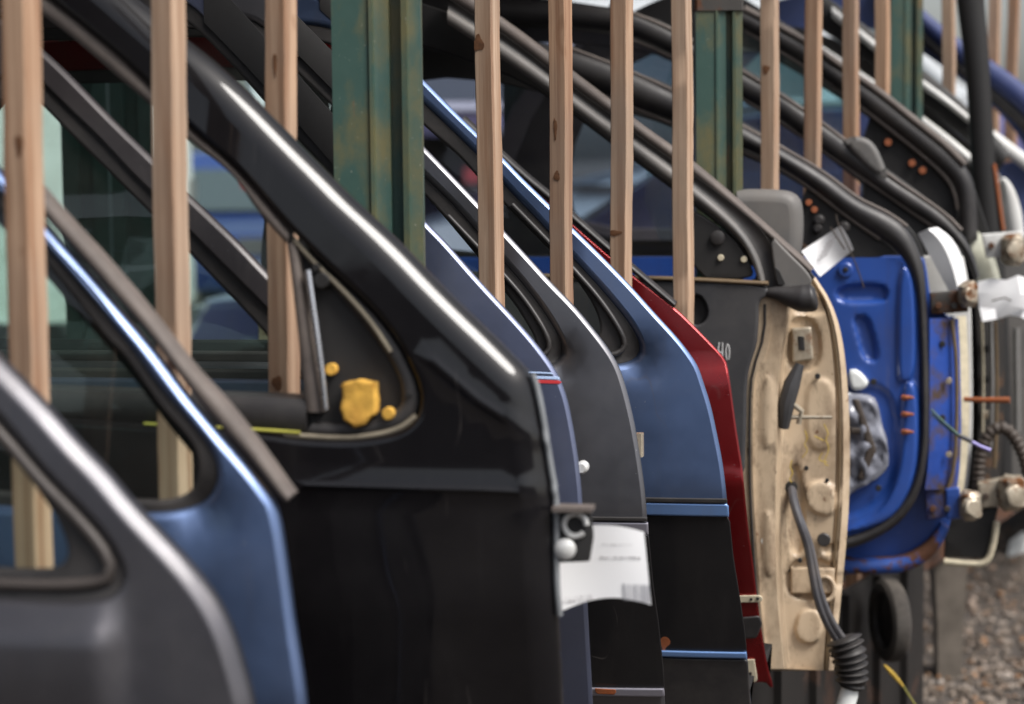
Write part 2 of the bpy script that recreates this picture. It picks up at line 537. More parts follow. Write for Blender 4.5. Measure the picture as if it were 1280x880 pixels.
M['rubber_dusty'] = plain('dusty_grey_rubber', (.115, .095, .085, 1), .62, var=.3, nscale=30, dust=.4, dustcol=(.22, .18, .15, 1))
M['plastic'] = plain('black_plastic', (.024, .022, .023, 1), .42, var=.3, nscale=30, dust=.3, dustcol=(.1, .09, .08, 1))
M['trim'] = plain('grey_door_trim', (.036, .036, .04, 1), .55, var=.35, nscale=9, dust=.35, dustcol=(.14, .13, .12, 1))
M['mirror_grey'] = plain('grey_mirror_plastic', (.13, .125, .12, 1), .5, var=.2, nscale=15, dust=.3)
M['metal'] = plain('bare_metal', (.55, .54, .52, 1), .33, 1.0, .3, 40)
M['chrome'] = plain('dull_chrome', (.6, .6, .62, 1), .2, 1.0, .15, 60, bmp=.05)
M['zinc'] = rusty('zinc_plated_steel', (.46, .40, .31, 1), (.20, .075, .02, 1), amount=.50, nscale=28, rough=.4, metallic=.4, edge=.12)
M['foam'] = plain('yellow_foam', (.76, .43, .07, 1), .85, var=.55, nscale=40, bmp=.8, dust=.5, dustcol=(.30, .10, .015, 1))
M['greyfoam'] = plain('weathered_seal_residue', (.22, .19, .14, 1), .75, var=.5, nscale=45, bmp=.4)
M['foamyellow'] = plain('mossy_sealant', (.38, .36, .06, 1), .75, var=.4, nscale=40)
M['strip_blue'] = paint('blue_bodyside_strip', lin('#6f92c8'), .5, .3, .4, .1, chips=False)
M['strip_grey'] = paint('grey_bodyside_strip', lin('#8d8b96'), .5, .3, .4, .1, chips=False)
M['stripe_light'] = plain('pale_blue_pinstripe', (.42, .55, .8, 1), .35, var=.05, bmp=0)
M['stripe_red'] = plain('red_pinstripe', (.5, .035, .04, 1), .35, var=.05, bmp=0)
M['rust'] = rusty('flaking_rust', (.30, .09, .03, 1), (.42, .11, .03, 1), .5, nscale=60)
M['paper'] = plain('white_tag_paper', (.86, .86, .87, 1), .7, var=.04, nscale=12, bmp=.05)
M['ink'] = plain('faded_print', (.33, .31, .32, 1), .7, var=.2, bmp=0)
M['barcode'] = plain('barcode_print', (.42, .42, .45, 1), .7, var=.2, bmp=0)
M['bolt_orange'] = plain('orange_clip', (.40, .125, .05, 1), .5, var=.2)
M['crayon'] = plain('yellow_crayon', (.5, .36, .05, 1), .7, var=.25, bmp=0)
M['chalk'] = plain('white_marker', (.55, .55, .55, 1), .7, var=.25, bmp=0)
M['greypost'] = None
M['glass_green'] = glassmat('green_tinted_glass', (.80, .92, .87, 1), .022)
M['glass_teal'] = glassmat('teal_tinted_glass', (.60, .80, .83, 1), .16, 1.3)
M['glass_clear'] = glassmat('clear_door_glass', (.88, .95, .93, 1), .012, .7)
M['glass_purple'] = glassmat('purple_tinted_glass', (.62, .62, .78, 1), .05)
M['vinyl'] = plain('clear_grey_plastic_cover', (.27, .28, .33, 1), .16, var=.5, nscale=12, bmp=.5)
M['hose'] = plain('brown_ribbed_hose', (.06, .045, .035, 1), .55, var=.3)
M['wires'] = plain('dark_wire_tape', (.05, .05, .06, 1), .5, var=.3, dust=.3)
M['whiteplastic'] = plain('white_plastic', (.78, .8, .78, 1), .4, var=.1)
M['dark_panel'] = plain('dark_painted_steel', (.012, .011, .011, 1), .5, var=.3)
M['inner_black'] = plain('black_inner_pressing', (.014, .013, .013, 1), .6, var=.3)
M['inner_blue'] = paint('blue_inner_pressing', lin('#34466c'), .3, .45, .2, .2)

def greenpost():
    m, nt, out = newmat('flaking_green_paint')
    p = N(nt, 'ShaderNodeBsdfPrincipled')
    c = mixc(nt, noise(nt, 18, 6, .6), (.018, .055, .045, 1), (.04, .085, .07, 1))
    yel = ramp(nt, noise(nt, 11, 8, .65, mapping=(1, 1, .55)), [(.45, g(0)), (.62, g(.75))])
    c = mixc(nt, yel, c, (.13, .105, .035, 1))
    ru = ramp(nt, noise(nt, 34, 8, .7, mapping=(1, 1, .16)), [(.63, g(0)), (.69, g(.8))])
    c = mixc(nt, ru, c, (.22, .075, .025, 1))
    ch = ramp(nt, noise(nt, 200, 3, .6), [(.70, g(0)), (.73, g(.6))])
    c = mixc(nt, ch, c, (.3, .3, .25, 1))
    nt.links.new(c, p.inputs['Base Color']); p.inputs['Roughness'].default_value = .5
    nt.links.new(bump(nt, noise(nt, 60, 6, .6), .25, .001), p.inputs['Normal'])
    nt.links.new(p.outputs[0], out.inputs[0]); return m
M['body_shade'] = paint('black_lower_body_shade', (.011, .0105, .0115, 1), .0, .35, .5, .1, dust=.08, dustcol=(.08, .075, .07, 1))  # near-black colour stands in for the dark reflection low on the doors
M['browntrim'] = plain('dull_brown_trim', (.16, .11, .06, 1), .5, var=.4)
M['grimy_blue'] = rusty('grimy_blue_paint', lin('#23479a'), (.085, .05, .03, 1), .54, nscale=13, edge=.16, rough=.4)
M['dirty_dark'] = rusty('grimy_dark_steel', (.02, .017, .015, 1), (.09, .045, .02, 1), .45, nscale=18)
M['clean_white'] = plain('clean_white_paint', (.82, .82, .82, 1), .35, var=.06, nscale=14, dust=.12)
M['hem'] = plain('worn_grey_hem', (.20, .21, .22, 1), .45, var=.3, nscale=20)
M['seal_ridge'] = plain('brown_black_seal', (.05, .041, .037, 1), .5, var=.3, nscale=30)
M['bright'] = plain('bright_zinc', (.72, .72, .70, 1), .35, .3, .15, 40)
M['green'] = greenpost()
M['green_dark'] = rusty('dark_green_paint', (.06, .115, .10, 1), (.12, .075, .03, 1), .35, nscale=9, mapping=(1, 1, .3))
M['wood'] = [woodmat('pale_pine_a', (.50, .335, .225, 1), (.285, .155, .09, 1)),
             woodmat('pale_pine_b', (.44, .28, .18, 1), (.235, .12, .07, 1), .6),
             woodmat('pale_pine_c', (.53, .375, .265, 1), (.31, .18, .11, 1), .35)]
M['beam'] = rusty('rusty_steel_beam', (.05, .045, .04, 1), (.13, .05, .02, 1), .55, nscale=8)
M['dark_sheet'] = rusty('dark_brown_sheet', (.014, .012, .011, 1), (.05, .022, .011, 1), .42, nscale=7)
M['red_beam'] = plain('red_painted_beam', (.42, .05, .05, 1), .45, var=.2)

# ------------------------------------------------------------------ world and light
w = bpy.data.worlds.new('World'); sc.world = w; w.use_nodes = True
nt = w.node_tree; bg = nt.nodes['Background']
sky = nt.nodes.new('ShaderNodeTexSky'); sky.sky_type = 'NISHITA'; sky.sun_disc = False
SUN_EL, SUN_AZ = R(53), R(131)     # azimuth clockwise from +Y (view direction)
sky.sun_elevation = SUN_EL; sky.sun_rotation = SUN_AZ
sky.air_density = 1.0; sky.dust_density = 3.5; sky.ozone_density = 1.0
hs = nt.nodes.new('ShaderNodeHueSaturation'); hs.inputs['Saturation'].default_value = .45
nt.links.new(sky.outputs[0], hs.inputs['Color']); nt.links.new(hs.outputs[0], bg.inputs['Color'])
bg.inputs['Strength'].default_value = .13
sl = bpy.data.lights.new('sun', 'SUN'); sl.energy = 3.0; sl.angle = R(25); sl.color = (1, .965, .92)
so = bpy.data.objects.new('sun', sl); COL.objects.link(so)
sd = Vector((math.sin(SUN_AZ) * math.cos(SUN_EL), math.cos(SUN_AZ) * math.cos(SUN_EL), math.sin(SUN_EL)))
so.rotation_euler = sd.to_track_quat('Z', 'Y').to_euler()

cam = bpy.data.cameras.new('camera'); co = bpy.data.objects.new('camera', cam); COL.objects.link(co)
from mathutils import Matrix
mw = Matrix.Identity(4)
for i in range(3):
    mw[i][0] = _r[i]; mw[i][1] = _u[i]; mw[i][2] = -_f[i]; mw[i][3] = CAM[i]
co.matrix_world = mw
cam.sensor_width = 36; cam.lens = 36 * F_PX / W_PX; cam.clip_end = 2000; cam.clip_start = .05
cam.dof.use_dof = True; cam.dof.focus_distance = 3.30; cam.dof.aperture_fstop = 3.4; cam.dof.aperture_blades = 8
sc.camera = co
vs = sc.view_settings; vs.view_transform = 'Standard'; vs.look = 'None'; vs.exposure = 0.42; vs.gamma = 1.0

# ------------------------------------------------------------------ ground
def gravelmat():
    m, nt, out = newmat('brown_gravel')
    p = N(nt, 'ShaderNodeBsdfPrincipled')
    c = mixc(nt, ramp(nt, noise(nt, 28, 8, .7), [(.3, g(0)), (.7, g(1))]), (.06, .048, .038, 1), (.17, .145, .125, 1))
    c = mixc(nt, ramp(nt, noise(nt, 2.0, 5, .6), [(.4, g(0)), (.7, g(.6))]), c, (.05, .035, .022, 1))
    c = mixc(nt, ramp(nt, noise(nt, 70, 3, .6), [(.66, g(0)), (.72, g(.8))]), c, (.25, .12, .04, 1))
    nt.links.new(c, p.inputs['Base Color']); p.inputs['Roughness'].default_value = .9
    nt.links.new(bump(nt, noise(nt, 40, 8, .7), 1.0, .03), p.inputs['Normal'])
    nt.links.new(p.outputs[0], out.inputs[0]); return m
M['gravel'] = gravelmat()
mb = MB(); mb.add([(-400, -400, 0), (400, -400, 0), (400, 400, 0), (-400, 400, 0)], [(0, 1, 2, 3)])
gr = obj('ground', mb, M['gravel'], smooth=False); gr['kind'] = 'structure'

stm, nt, out = newmat('mixed_stones')
p = N(nt, 'ShaderNodeBsdfPrincipled')
vo = N(nt, 'ShaderNodeTexVoronoi'); vo.inputs['Scale'].default_value = 30
tc = N(nt, 'ShaderNodeTexCoord'); nt.links.new(tc.outputs['Object'], vo.inputs['Vector'])
sep = N(nt, 'ShaderNodeSeparateColor'); nt.links.new(vo.outputs['Color'], sep.inputs[0])
c = ramp(nt, sep.outputs[0], [(.0, (.07, .052, .038)), (.35, (.15, .118, .092)), (.7, (.22, .185, .155)), (.9, (.20, .095, .035)), (1, (.32, .29, .26))])
nt.links.new(c, p.inputs['Base Color']); p.inputs['Roughness'].default_value = .85; nt.links.new(p.outputs[0], out.inputs[0])
mb = MB()
ico = [(0, 0, 1), (.9, 0, .3), (.3, .85, .3), (-.7, .5, .3), (-.7, -.5, .3), (.3, -.85, .3), (.6, .5, -.4), (-.3, .8, -.4), (-.9, 0, -.4), (-.3, -.8, -.4), (.6, -.5, -.4)]
icf = [(0, 1, 2), (0, 2, 3), (0, 3, 4), (0, 4, 5), (0, 5, 1), (1, 6, 2), (2, 7, 3), (3, 8, 4), (4, 9, 5), (5, 10, 1), (2, 6, 7), (3, 7, 8), (4, 8, 9), (5, 9, 10), (1, 10, 6)]
for i in range(9000):
    Y = 4.6 + 9 * rng.random() ** 1.6
    xpx = rng.uniform(930, 1420); X = (xpx - 640) / F_PX * Y
    s_ = rng.uniform(.005, .015) * (1.6 if rng.random() < .06 else 1)
    th = rng.uniform(0, 6.28); ct, st_ = math.cos(th), math.sin(th); q = rng.uniform(.65, 1.2, 3)
    vv = [(X + s_ * (ct * a * q[0] - st_ * b * q[1]) , Y + s_ * (st_ * a * q[0] + ct * b * q[1]), s_ * .35 + s_ * .75 * cz * q[2]) for a, b, cz in ico]
    mb.add(vv, icf)
go = obj('gravel_stones', mb, stm, smooth=False); go['kind'] = 'stuff'; go['label'] = 'loose brown and grey gravel beside the door rack'; go['category'] = 'gravel'

# ------------------------------------------------------------------ slats
SL_B = .0283
M['knot'] = plain('dark_wood_knot', (.20, .085, .035, 1), .7, var=.65, nscale=120, bmp=.3)
def slat(px_top, px_bot, ytop, ybot, label, mi, knots=(), Y=None):
    Y = Y or rowdepth((px_top + px_bot) / 2)
    a, b = at(px_top, ytop, Y), at(px_bot, ybot, Y)
    d = (a - b); d /= d[2]
    z0, z1 = .40, 2.05
    p0, p1 = b + d * (z0 - b[2]), b + d * (z1 - b[2])
    az = (p1 - p0); L = np.linalg.norm(az); az /= L
    mb = MB(); n = 70; o = 0
    prof = [(-1, -1), (1, -1), (1, 1), (-1, 1)]
    bev = .12
    pr = [(-1 + bev, -1), (1 - bev, -1), (1, -1 + bev), (1, 1 - bev), (1 - bev, 1), (-1 + bev, 1), (-1, 1 - bev), (-1, -1 + bev)]
    ph = random.uniform(0, 6)
    for i in range(n + 1):
        t = i / n; c = p0 + az * (L * t) + ROWSIDE * (.0022 * math.sin(ph + t * 6) + .0006 * math.sin(ph * 3 + t * 31)) + ROWDIR * (.002 * math.sin(ph * 2 + t * 5))
        wdt = 1 + .035 * math.sin(ph * 5 + t * 9)
        for x, y in pr: mb.v.append(tuple(c + ROWSIDE * (x * wdt * SL_B / 2 + random.gauss(0, .00022)) + ROWDIR * (y * SL_B / 2 + random.gauss(0, .00022))))
    for i in range(n):
        for k in range(8):
            k2 = (k + 1) % 8; mb.f.append((i * 8 + k, i * 8 + k2, (i + 1) * 8 + k2, (i + 1) * 8 + k))
    mb.f.append(tuple(range(8))[::-1]); mb.f.append(tuple(n * 8 + k for k in range(8)))
    o = obj('wooden_slat', mb, M['wood'][mi], angle=30, loc=p0)
    for kx, ky, kw, kh in knots:
        d_ = ray(kx, ky); P = CAM + d_ * (Y / d_[1]); t_ = (P[2] - p0[2]) / az[2]; cc = p0 + az * t_
        u_ = np.clip((kx - (px_top + (px_bot - px_top) * (ky - ytop) / (ybot - ytop))) / F_PX * Y, -SL_B * .4, SL_B * .3)
        sw, sh = kw / F_PX * Y / 2, kh / F_PX * Y / 2; kb = MB(); nn = 22
        i_ = int(np.clip(t_ / L * 70, 0, 70)); cc = np.mean([o.matrix_world @ v.co for v in o.data.vertices[i_ * 8:i_ * 8 + 8]], axis=0) if False else np.mean([np.array(v.co) + p0 for v in list(o.data.vertices)[i_ * 8:i_ * 8 + 8]], axis=0)
        kb.v.append(tuple(cc + ROWSIDE * u_ - ROWDIR * (SL_B / 2 + .0012)))
        for q_ in range(nn):
            a_ = 2 * math.pi * q_ / nn; rr = 1 + .18 * math.sin(3 * a_ + kx) + random.gauss(0, .05)
            xx = np.clip(u_ + sw * rr * math.cos(a_), -SL_B * .47, SL_B * .42)
            kb.v.append(tuple(cc + ROWSIDE * xx + Z_ * (sh * rr * math.sin(a_)) - ROWDIR * (SL_B / 2 + .0007)))
        kb.f += [(0, 1 + q_, 1 + (q_ + 1) % nn) for q_ in range(nn)]
        obj('knot', kb, M['knot'], o)
    return tag(o, label, 'wooden slat', 'wooden slats between the car doors')

slat(25, 39, 0, 480, 'pale wooden slat between the charcoal door and the blue door at far left', 0, [(38, 175, 12, 26)])
slat(209, 219, 0, 450, 'pale wooden slat with a knot low down in front of the gloss black door pillar', 2, [(229, 438, 13, 24)])
slat(350, 358, 0, 490, 'wooden slat with a round brown knot seen inside the black door window', 0, [(357, 455, 15, 18), (352, 62, 5, 30)])
slat(611, 617, 0, 375, 'wooden slat with a square brown knot above the charcoal grey door', 2, [(606, 42, 14, 20)])
slat(699, 703, 0, 370, 'brown streaked wooden slat behind the charcoal grey door', 1, [(701, 215, 8, 12), (698, 150, 5, 26)])
slat(776, 777, 0, 345, 'smooth wooden slat ending behind the steel blue door', 0, [(774, 284, 16, 7)])
slat(851, 854, 0, 400, 'wooden slat rising behind the dark red door', 2)
slat(964, 963, 0, 238, 'pale wooden slat rising above the grey mirror housing', 2, [(962, 80, 9, 11)])
slat(1016, 1015, 0, 205, 'orange toned wooden slat behind the blue door window frame', 1)
slat(1065, 1065, 0, 168, 'wooden slat rising behind the black mirror base', 1)
slat(1102, 1102, 0, 120, 'wooden slat just left of the narrow green post', 0)
slat(1187, 1186, 0, 140, 'greyed wooden slat in front of the white striped door frame', 2)
slat(1244, 1243, 0, 100, 'pinkish wooden slat right of the black upright', 2)
slat(1268, 1266, 0, 90, 'brown wooden slat at the right edge of the photo', 1)

# ------------------------------------------------------------------ green posts
def post(xl, xr, Y, mat, label, detail=True, group='green steel rack posts', z1=2.3, collar=None):
    c = at((xl + xr) / 2, 300, Y); wd = (xr - xl) / F_PX * Y
    base = np.array([c[0], c[1], 0.0])
    t = thing('green_post', label, 'steel post', base, group)
    k = wd / .113
    if detail:
        pr = [(0, 0), (.046, 0), (.0475, -.004), (.052, -.004), (.054, .001), (.0600, .0035), (.0725, .0035), (.074, .024), (.088, .024), (.0885, .000), (.096, -.001), (.0975, .003), (.113, .006), (.113, .07), (0, .07)]
    else:
        pr = [(0, 0), (.04, 0), (.042, .012), (.075, .012), (.077, 0), (.113, 0), (.113, .05), (0, .05)]
    pr = [((x - .0565) * k, y * k) for x, y in pr]
    mb = MB(); n = len(pr)
    zs = np.linspace(-.1, z1, 12)
    for z in zs:
        for x, y in pr: mb.v.append((base[0] + x, base[1] + y, z))
    for i in range(len(zs) - 1):
        for q in range(n):
            q2 = (q + 1) % n; mb.f.append((i * n + q, i * n + q2, (i + 1) * n + q2, (i + 1) * n + q))
    mb.f.append(tuple((len(zs) - 1) * n + q for q in range(n)))
    recalc(obj('shaft', mb, mat, t, True, 25))
    mb = MB(); box(mb, base + np.array([0, .035 * k, .006]), X_, Y_, Z_, wd * 2, wd * 2, .012, .004)
    obj('base_plate', mb, M['beam'], t, True, 25)
    if collar:
        z = at((xl + xr) / 2, collar, Y)[2]
        mb = MB(); box(mb, base + np.array([0, .035 * k, z]), X_, Y_, Z_, wd * 1.04, .07 * k + .006, .02, .004)
        obj('collar', mb, M['beam'], t, True, 25)
    return t
post(419, 529, 2.88, M['green'], 'wide green steel post with yellow and rust stains between the slats')
post(871, 929, 4.06, M['green'], 'green steel post with orange rust streaks behind the grey mirror housing', collar=6)
post(1113, 1153, 5.18, M['green'], 'narrow green steel post before the white striped door frames')
post(80, 137, 4.55, M['green_dark'], 'dark green post seen through the nearest door windows, leftmost of the pair', False)
post(139, 193, 4.85, M['green_dark'], 'dark green post standing against the slat, right one of the pair at far left', False)
post(630, 678, 5.7, M['green_dark'], 'dark green post behind the rack between two wooden slats', False)

# ------------------------------------------------------------------ rack rails
def rail(name, px0, Y0, px1, Y1, z, h, d, mat, label, cat):
    a = at(px0, 440, Y0); b = at(px1, 440, Y1); a[2] = b[2] = z
    ax = b - a; L = np.linalg.norm(ax); ax /= L; side = np.cross(Z_, ax)
    mb = MB(); box(mb, (a + b) / 2, side, Z_, ax, d, h, L, .004)
    return tag(obj(name, mb, mat, angle=25, loc=(a + b) / 2), label, cat)
p_a = at(35, 440, 2.23); 
def row_rail(shift, z, h, d, mat, label, s0=-1.0, s1=6.5):
    a = np.array([p_a[0], p_a[1], z]) + ROWSIDE * shift + ROWDIR * s0
    b = a + ROWDIR * (s1 - s0)
    mb = MB(); box(mb, (a + b) / 2, ROWSIDE, Z_, ROWDIR, d, h, s1 - s0, .004)
    return tag(obj('rack_rail', mb, mat, angle=25, loc=(a + b) / 2), label, 'rack rail')
def dark_sheet(shift, s0, s1, h):  # dark sheet added in place of the shade under the rack
    a = np.array([p_a[0], p_a[1], h / 2]) + ROWSIDE * shift + ROWDIR * s0; b = a + ROWDIR * (s1 - s0)
    mb = MB(); box(mb, (a + b) / 2, ROWSIDE, Z_, ROWDIR, .012, h, s1 - s0, 0)
    for k in range(int((s1 - s0) / .22)):
        box(mb, a + ROWDIR * (.1 + k * .22) + ROWSIDE * .012, ROWSIDE, Z_, ROWDIR, .02, h, .012 + .02 * random.random(), 0)
    return tag(obj('under_rack_shade', mb, M['dark_sheet'], smooth=False, loc=(a + b) / 2), 'dark rusty sheet added under the rack to stand in for shade', 'rack skirt')
dark_sheet(.035, -1.0, 3.25, .44)
row_rail(-.06, .36, .08, .06, M['beam'], 'rusty steel rail under the front of the row of doors')
row_rail(-.72, .36, .08, .06, M['beam'], 'rusty steel rail under the rear of the row of doors')
rail('rack_beam', -300, 4.9, 520, 5.2, at(70, 52, 5.0)[2], .03, .03, M['red_beam'], 'red horizontal beam seen through the door windows at top left', 'beam')

# ------------------------------------------------------------------ doors showing their outer side
def up_to(uv, z):
    uv = np.asarray(uv); a, b = uv[0], uv[1]
    if a[1] >= z: return uv
    d = (a - b) / np.linalg.norm(a - b)
    k = max(d[1], .5)
    pt = a + d * ((z - a[1]) / k)
    return np.vstack([[pt], uv])

def complete(uv, zb, zroof, zbot, length, win=False):
    uf = uv[:, 0].max() if not win else None
    P0, Pn = uv[0], uv[-1]
    return P0, Pn

def make_door(name, label, pl, edge_px, win_px, glass_px, mat, shell_mat, zbot=.45, length=1.06, roof=.45, r=.007, rh=.006, glass=None, seal=True, seal_back=.006, ridges=None, bevel=(34, 50), group='salvaged car doors standing in the rack', grid=.02, step=.012, inner=True):
    e = pl.uv(edge_px, .014 + r * .8)
    zr = pl.zb + roof
    e = up_to(e, zr - .05)
    uf = e[:, 0].max(); ur = uf - length
    P0, Pn = e[0], e[-1]
    tail = []
    if Pn[1] > zbot + .07: tail += [(Pn[0] + .004, zbot + .07)]
    tail += [(Pn[0] - .01, zbot + .01), (Pn[0] - .05, zbot), (ur + .1, zbot), (ur + .02, zbot + .08), (ur - .02, pl.zb - .12), (ur, pl.zb + .06), (ur + .09, zr - .12), (ur + .16, zr - .03), (min(ur + .3, P0[0] - .35), zr), (P0[0] - .22, zr), (P0[0] - .07, max(zr - .012, P0[1] + .02))]
    out = chaikin(np.vstack([e, tail]), 2)
    cx = (ur + uf) / 2
    base = pl.O + pl.D * cx + pl.N * .05; base = np.array([base[0], base[1], zbot])
    root = thing(name, label, 'car door', base, group)
    holes = []; win = gls = None
    def comp_win(px, inset):
        q = pl.uv(px); q = up_to(q, zr - .05 - inset - .02)
        a, b = q[0], q[-1]
        t = [(ur + .08 + inset, b[1]), (ur + .075 + inset, b[1] + .02), (ur + .08 + inset, pl.zb + .1), (ur + .15 + inset, zr - .12 - inset), (ur + .22 + inset, zr - .05 - inset), (min(ur + .34, a[0] - .3), zr - .045 - inset), (a[0] - .2, zr - .045 - inset), (a[0] - .06, zr - .052 - inset)]
        return chaikin(np.vstack([q, t]), 2)
    if win_px is not None:
        win = comp_win(win_px, .012); holes = [win]
    extra = None
    if ridges is not None: extra = ridges
    panel('panel', pl, out, holes, mat, root, 0, r, rh, .014, grid, step, extra=extra, bevel=bevel)
    if inner: shell('inner_panel', pl, out, holes, shell_mat, root)
    if glass_px is not None and win is not None:
        gls = comp_win(glass_px, .035)
        if seal:
            s_ = panel('window_seal', pl, offset(ccw(resample(win, .01)), -.004), [gls], M['rubber'], root, seal_back, .004, .005, .012, .03)
        if glass is not None:
            sheet('window_glass', pl, offset(ccw(resample(gls, .01)), -.003), glass, root, seal_back + .010, .06)
    return root, out, win, gls

def strip(pl, name, poly_px, mat, parent, back=-.006, r=.003, flange=.006, grid=.05):
    q = pl.uv(poly_px, 0.0)
    return panel(name, pl, np.repeat(q, 2, axis=0), [], mat, parent, back, r, r, flange, grid, .006)

def line_tube(pl, name, px, rad, mat, parent, back=0.0, n=10, it=2):
    q = chaikin(pl.uv(px, back), it, False)
    q = resample(q, closed=False, n=max(12, len(q)))
    mb = MB(); tube(mb, pl.world(q, back), rad, n)
    return obj(name, mb, mat, parent, True, 60)

def boss(pl, name, px, rad_px, mat, parent, back=0.0, thick=.006, Y=None):
    c = pl.pt(px[0], px[1], back); rad = rad_px / F_PX * c[1]
    mb = MB(); disc(mb, c, -pl.N, rad, thick)
    return obj(name, mb, mat, parent, True, 30)

def dish(pl, px, rad_px, depth, Y):
    c = pl.uv([px])[0]; s_ = rad_px / F_PX * Y
    pl.bumps.append(lambda u, v: depth * np.exp(-(((u - c[0]) ** 2 + (v - c[1]) ** 2) / (2 * s_ * s_))))

# ---- door 1: charcoal, nearest
pl = Plane(20, 2.06, (60, 742), ufront_px=(318, 860))
c1 = pl.uv([(-10, 775), (140, 775), (60, 808)])
def bump1(u, v, c=c1):     # scooped belt ledge under the window
    ub = 1 / (1 + np.exp((u - c[1][0] - .004) / .004)); t = np.clip((pl1.zb + .01 - v) / .05, 0, 1.0)
    return ub * np.where(t < 1, -.020 * t ** 1.15, -.020 * np.exp(-((pl1.zb - .04 - v) / .10) ** 2))
pl1 = pl; pl.bumps.append(bump1)
d1, *_ = make_door('car_door', 'charcoal grey car door nearest the camera at bottom left', pl,
    [(-250, 185), (-120, 317), (-40, 399), (0, 440), (66, 507), (100, 547), (140, 587), (170, 625), (205, 662), (240, 699), (270, 737), (287, 767), (300, 800), (310, 835), (319, 867), (324, 900), (330, 980), (333, 1100), (330, 1250)],
    [(-250, 262), (-120, 395), (0, 524), (30, 562), (62, 600), (100, 637), (128, 668), (148, 700), (155, 722), (146, 741), (125, 750), (62, 753), (0, 748), (-200, 735)],
    [(-260, 310), (-120, 440), (0, 562), (32, 600), (57, 635), (72, 660), (82, 690), (78, 706), (60, 714), (0, 713), (-200, 700)],
    M['charcoal'], M['inner_black'], length=1.0, roof=.40, r=.014, rh=.007, grid=.011, glass=M['glass_green'])
line_tube(pl, 'seal_ridge', [(-120, 415), (0, 541), (50, 602), (100, 652), (132, 690), (141, 716), (128, 729), (60, 733), (-100, 727)], .006, M['seal_ridge'], d1, .003)

# ---- door 2: mid blue
pl = Plane(215, 2.275, (150, 640), ufront_px=(380, 840))
dish(pl, (250, 640), 22, .012, 2.25)
d2, *_ = make_door('car_door', 'mid blue car door second from the left with rounded window corner', pl,
    [(-60, 140), (0, 208), (57, 276), (90, 312), (140, 370), (175, 410), (200, 440), (220, 467), (250, 507), (280, 542), (320, 588), (345, 622), (348, 627), (351, 638), (356, 660), (364, 715), (372, 780), (382, 840), (387, 880), (393, 950), (396, 1050), (394, 1200)],
    [(-60, 175), (0, 245), (60, 317), (80, 338), (110, 370), (140, 410), (165, 440), (190, 477), (215, 507), (240, 535), (260, 562), (269, 582), (270, 602), (260, 622), (237, 636), (185, 641), (100, 638), (-100, 625)],
    [(-60, 200), (0, 268), (61, 340), (87, 370), (130, 427), (147, 440), (175, 480), (200, 515), (225, 542), (240, 562), (245, 582), (242, 606), (230, 620), (205, 627), (172, 626), (100, 622), (-100, 610)],
    M['blue'], M['inner_black'], length=1.02, roof=.43, r=.008, rh=.010, glass=M['glass_green'])
band('drip_seal', pl, [(30, 212), (57, 243), (87, 278), (120, 313), (155, 353), (190, 395), (218, 432), (242, 463), (275, 497), (300, 528), (325, 560), (366, 618)],
     [(30, 238), (57, 272), (90, 308), (140, 366), (175, 405), (200, 436), (220, 463), (250, 503), (280, 538), (320, 583), (346, 618), (357, 628)], .004, .006, M['rubber_dusty'], d2, .02)

# ---- door 3: gloss black with bare mirror mount
pl = Plane(355, 2.50, (300, 520), ufront_px=(700, 700), curve=.6)
ridge_lines = []
def ridge(pl, px, height, width_px, Y):
    q = resample(pl.uv(px), closed=False, n=24); s_ = width_px / F_PX * Y
    L = np.linalg.norm(q[-1] - q[0])
    def f(u, v, q=q, s_=s_):
        P = np.stack([np.ravel(u), np.ravel(v)], 1); d = seg_dist(P, q)
        e = np.minimum(np.linalg.norm(P - q[0], axis=1), 1)
        return (-height * np.exp(-(d / s_) ** 2)).reshape(np.shape(u))
    pl.bumps.append(f)
    t = np.gradient(q, axis=0); t /= np.linalg.norm(t, axis=1)[:, None]; nrm = np.stack([-t[:, 1], t[:, 0]], 1)
    qq = resample(q, closed=False, n=60); tt = np.gradient(qq, axis=0); tt /= np.linalg.norm(tt, axis=1)[:, None]; nn = np.stack([-tt[:, 1], tt[:, 0]], 1)
    return np.vstack([qq + nn * s_ * k for k in (-1.6, -.8, 0, .8, 1.6)])
rl = [ridge(pl, [(540, 450), (597, 500), (640, 528), (684, 556)], .0032, 6, 2.4),
      ridge(pl, [(380, 606), (600, 612), (694, 616)], .0035, 4, 2.4)]
d3, o3, w3, _ = make_door('car_door', 'gloss black car door with bare mirror mount and yellow foam', pl,
    [(100, -55), (150, -24), (190, 8), (232, 45), (275, 77), (320, 120), (370, 172), (417, 219), (440, 243), (480, 279), (515, 313), (545, 345), (582, 382), (620, 418), (640, 438), (655, 453), (667, 466), (673, 483), (683, 537), (690, 585), (696, 617), (697, 660), (697, 722), (701, 770), (706, 870), (708, 960), (706, 1050)],
    [(15, -35), (62, 0), (112, 40), (155, 77), (189, 110), (235, 160), (277, 195), (300, 217), (320, 240), (357, 283), (376, 302), (417, 342), (440, 362), (475, 397), (500, 432), (512, 458), (521, 477), (526, 502), (520, 524), (500, 540), (460, 549), (420, 551), (372, 549), (320, 541), (200, 532), (60, 522), (-150, 508)],
    None, M['black'], M['inner_black'], length=1.05, roof=.46, r=.033, rh=.008, bevel=(13, 52), ridges=np.vstack(rl))
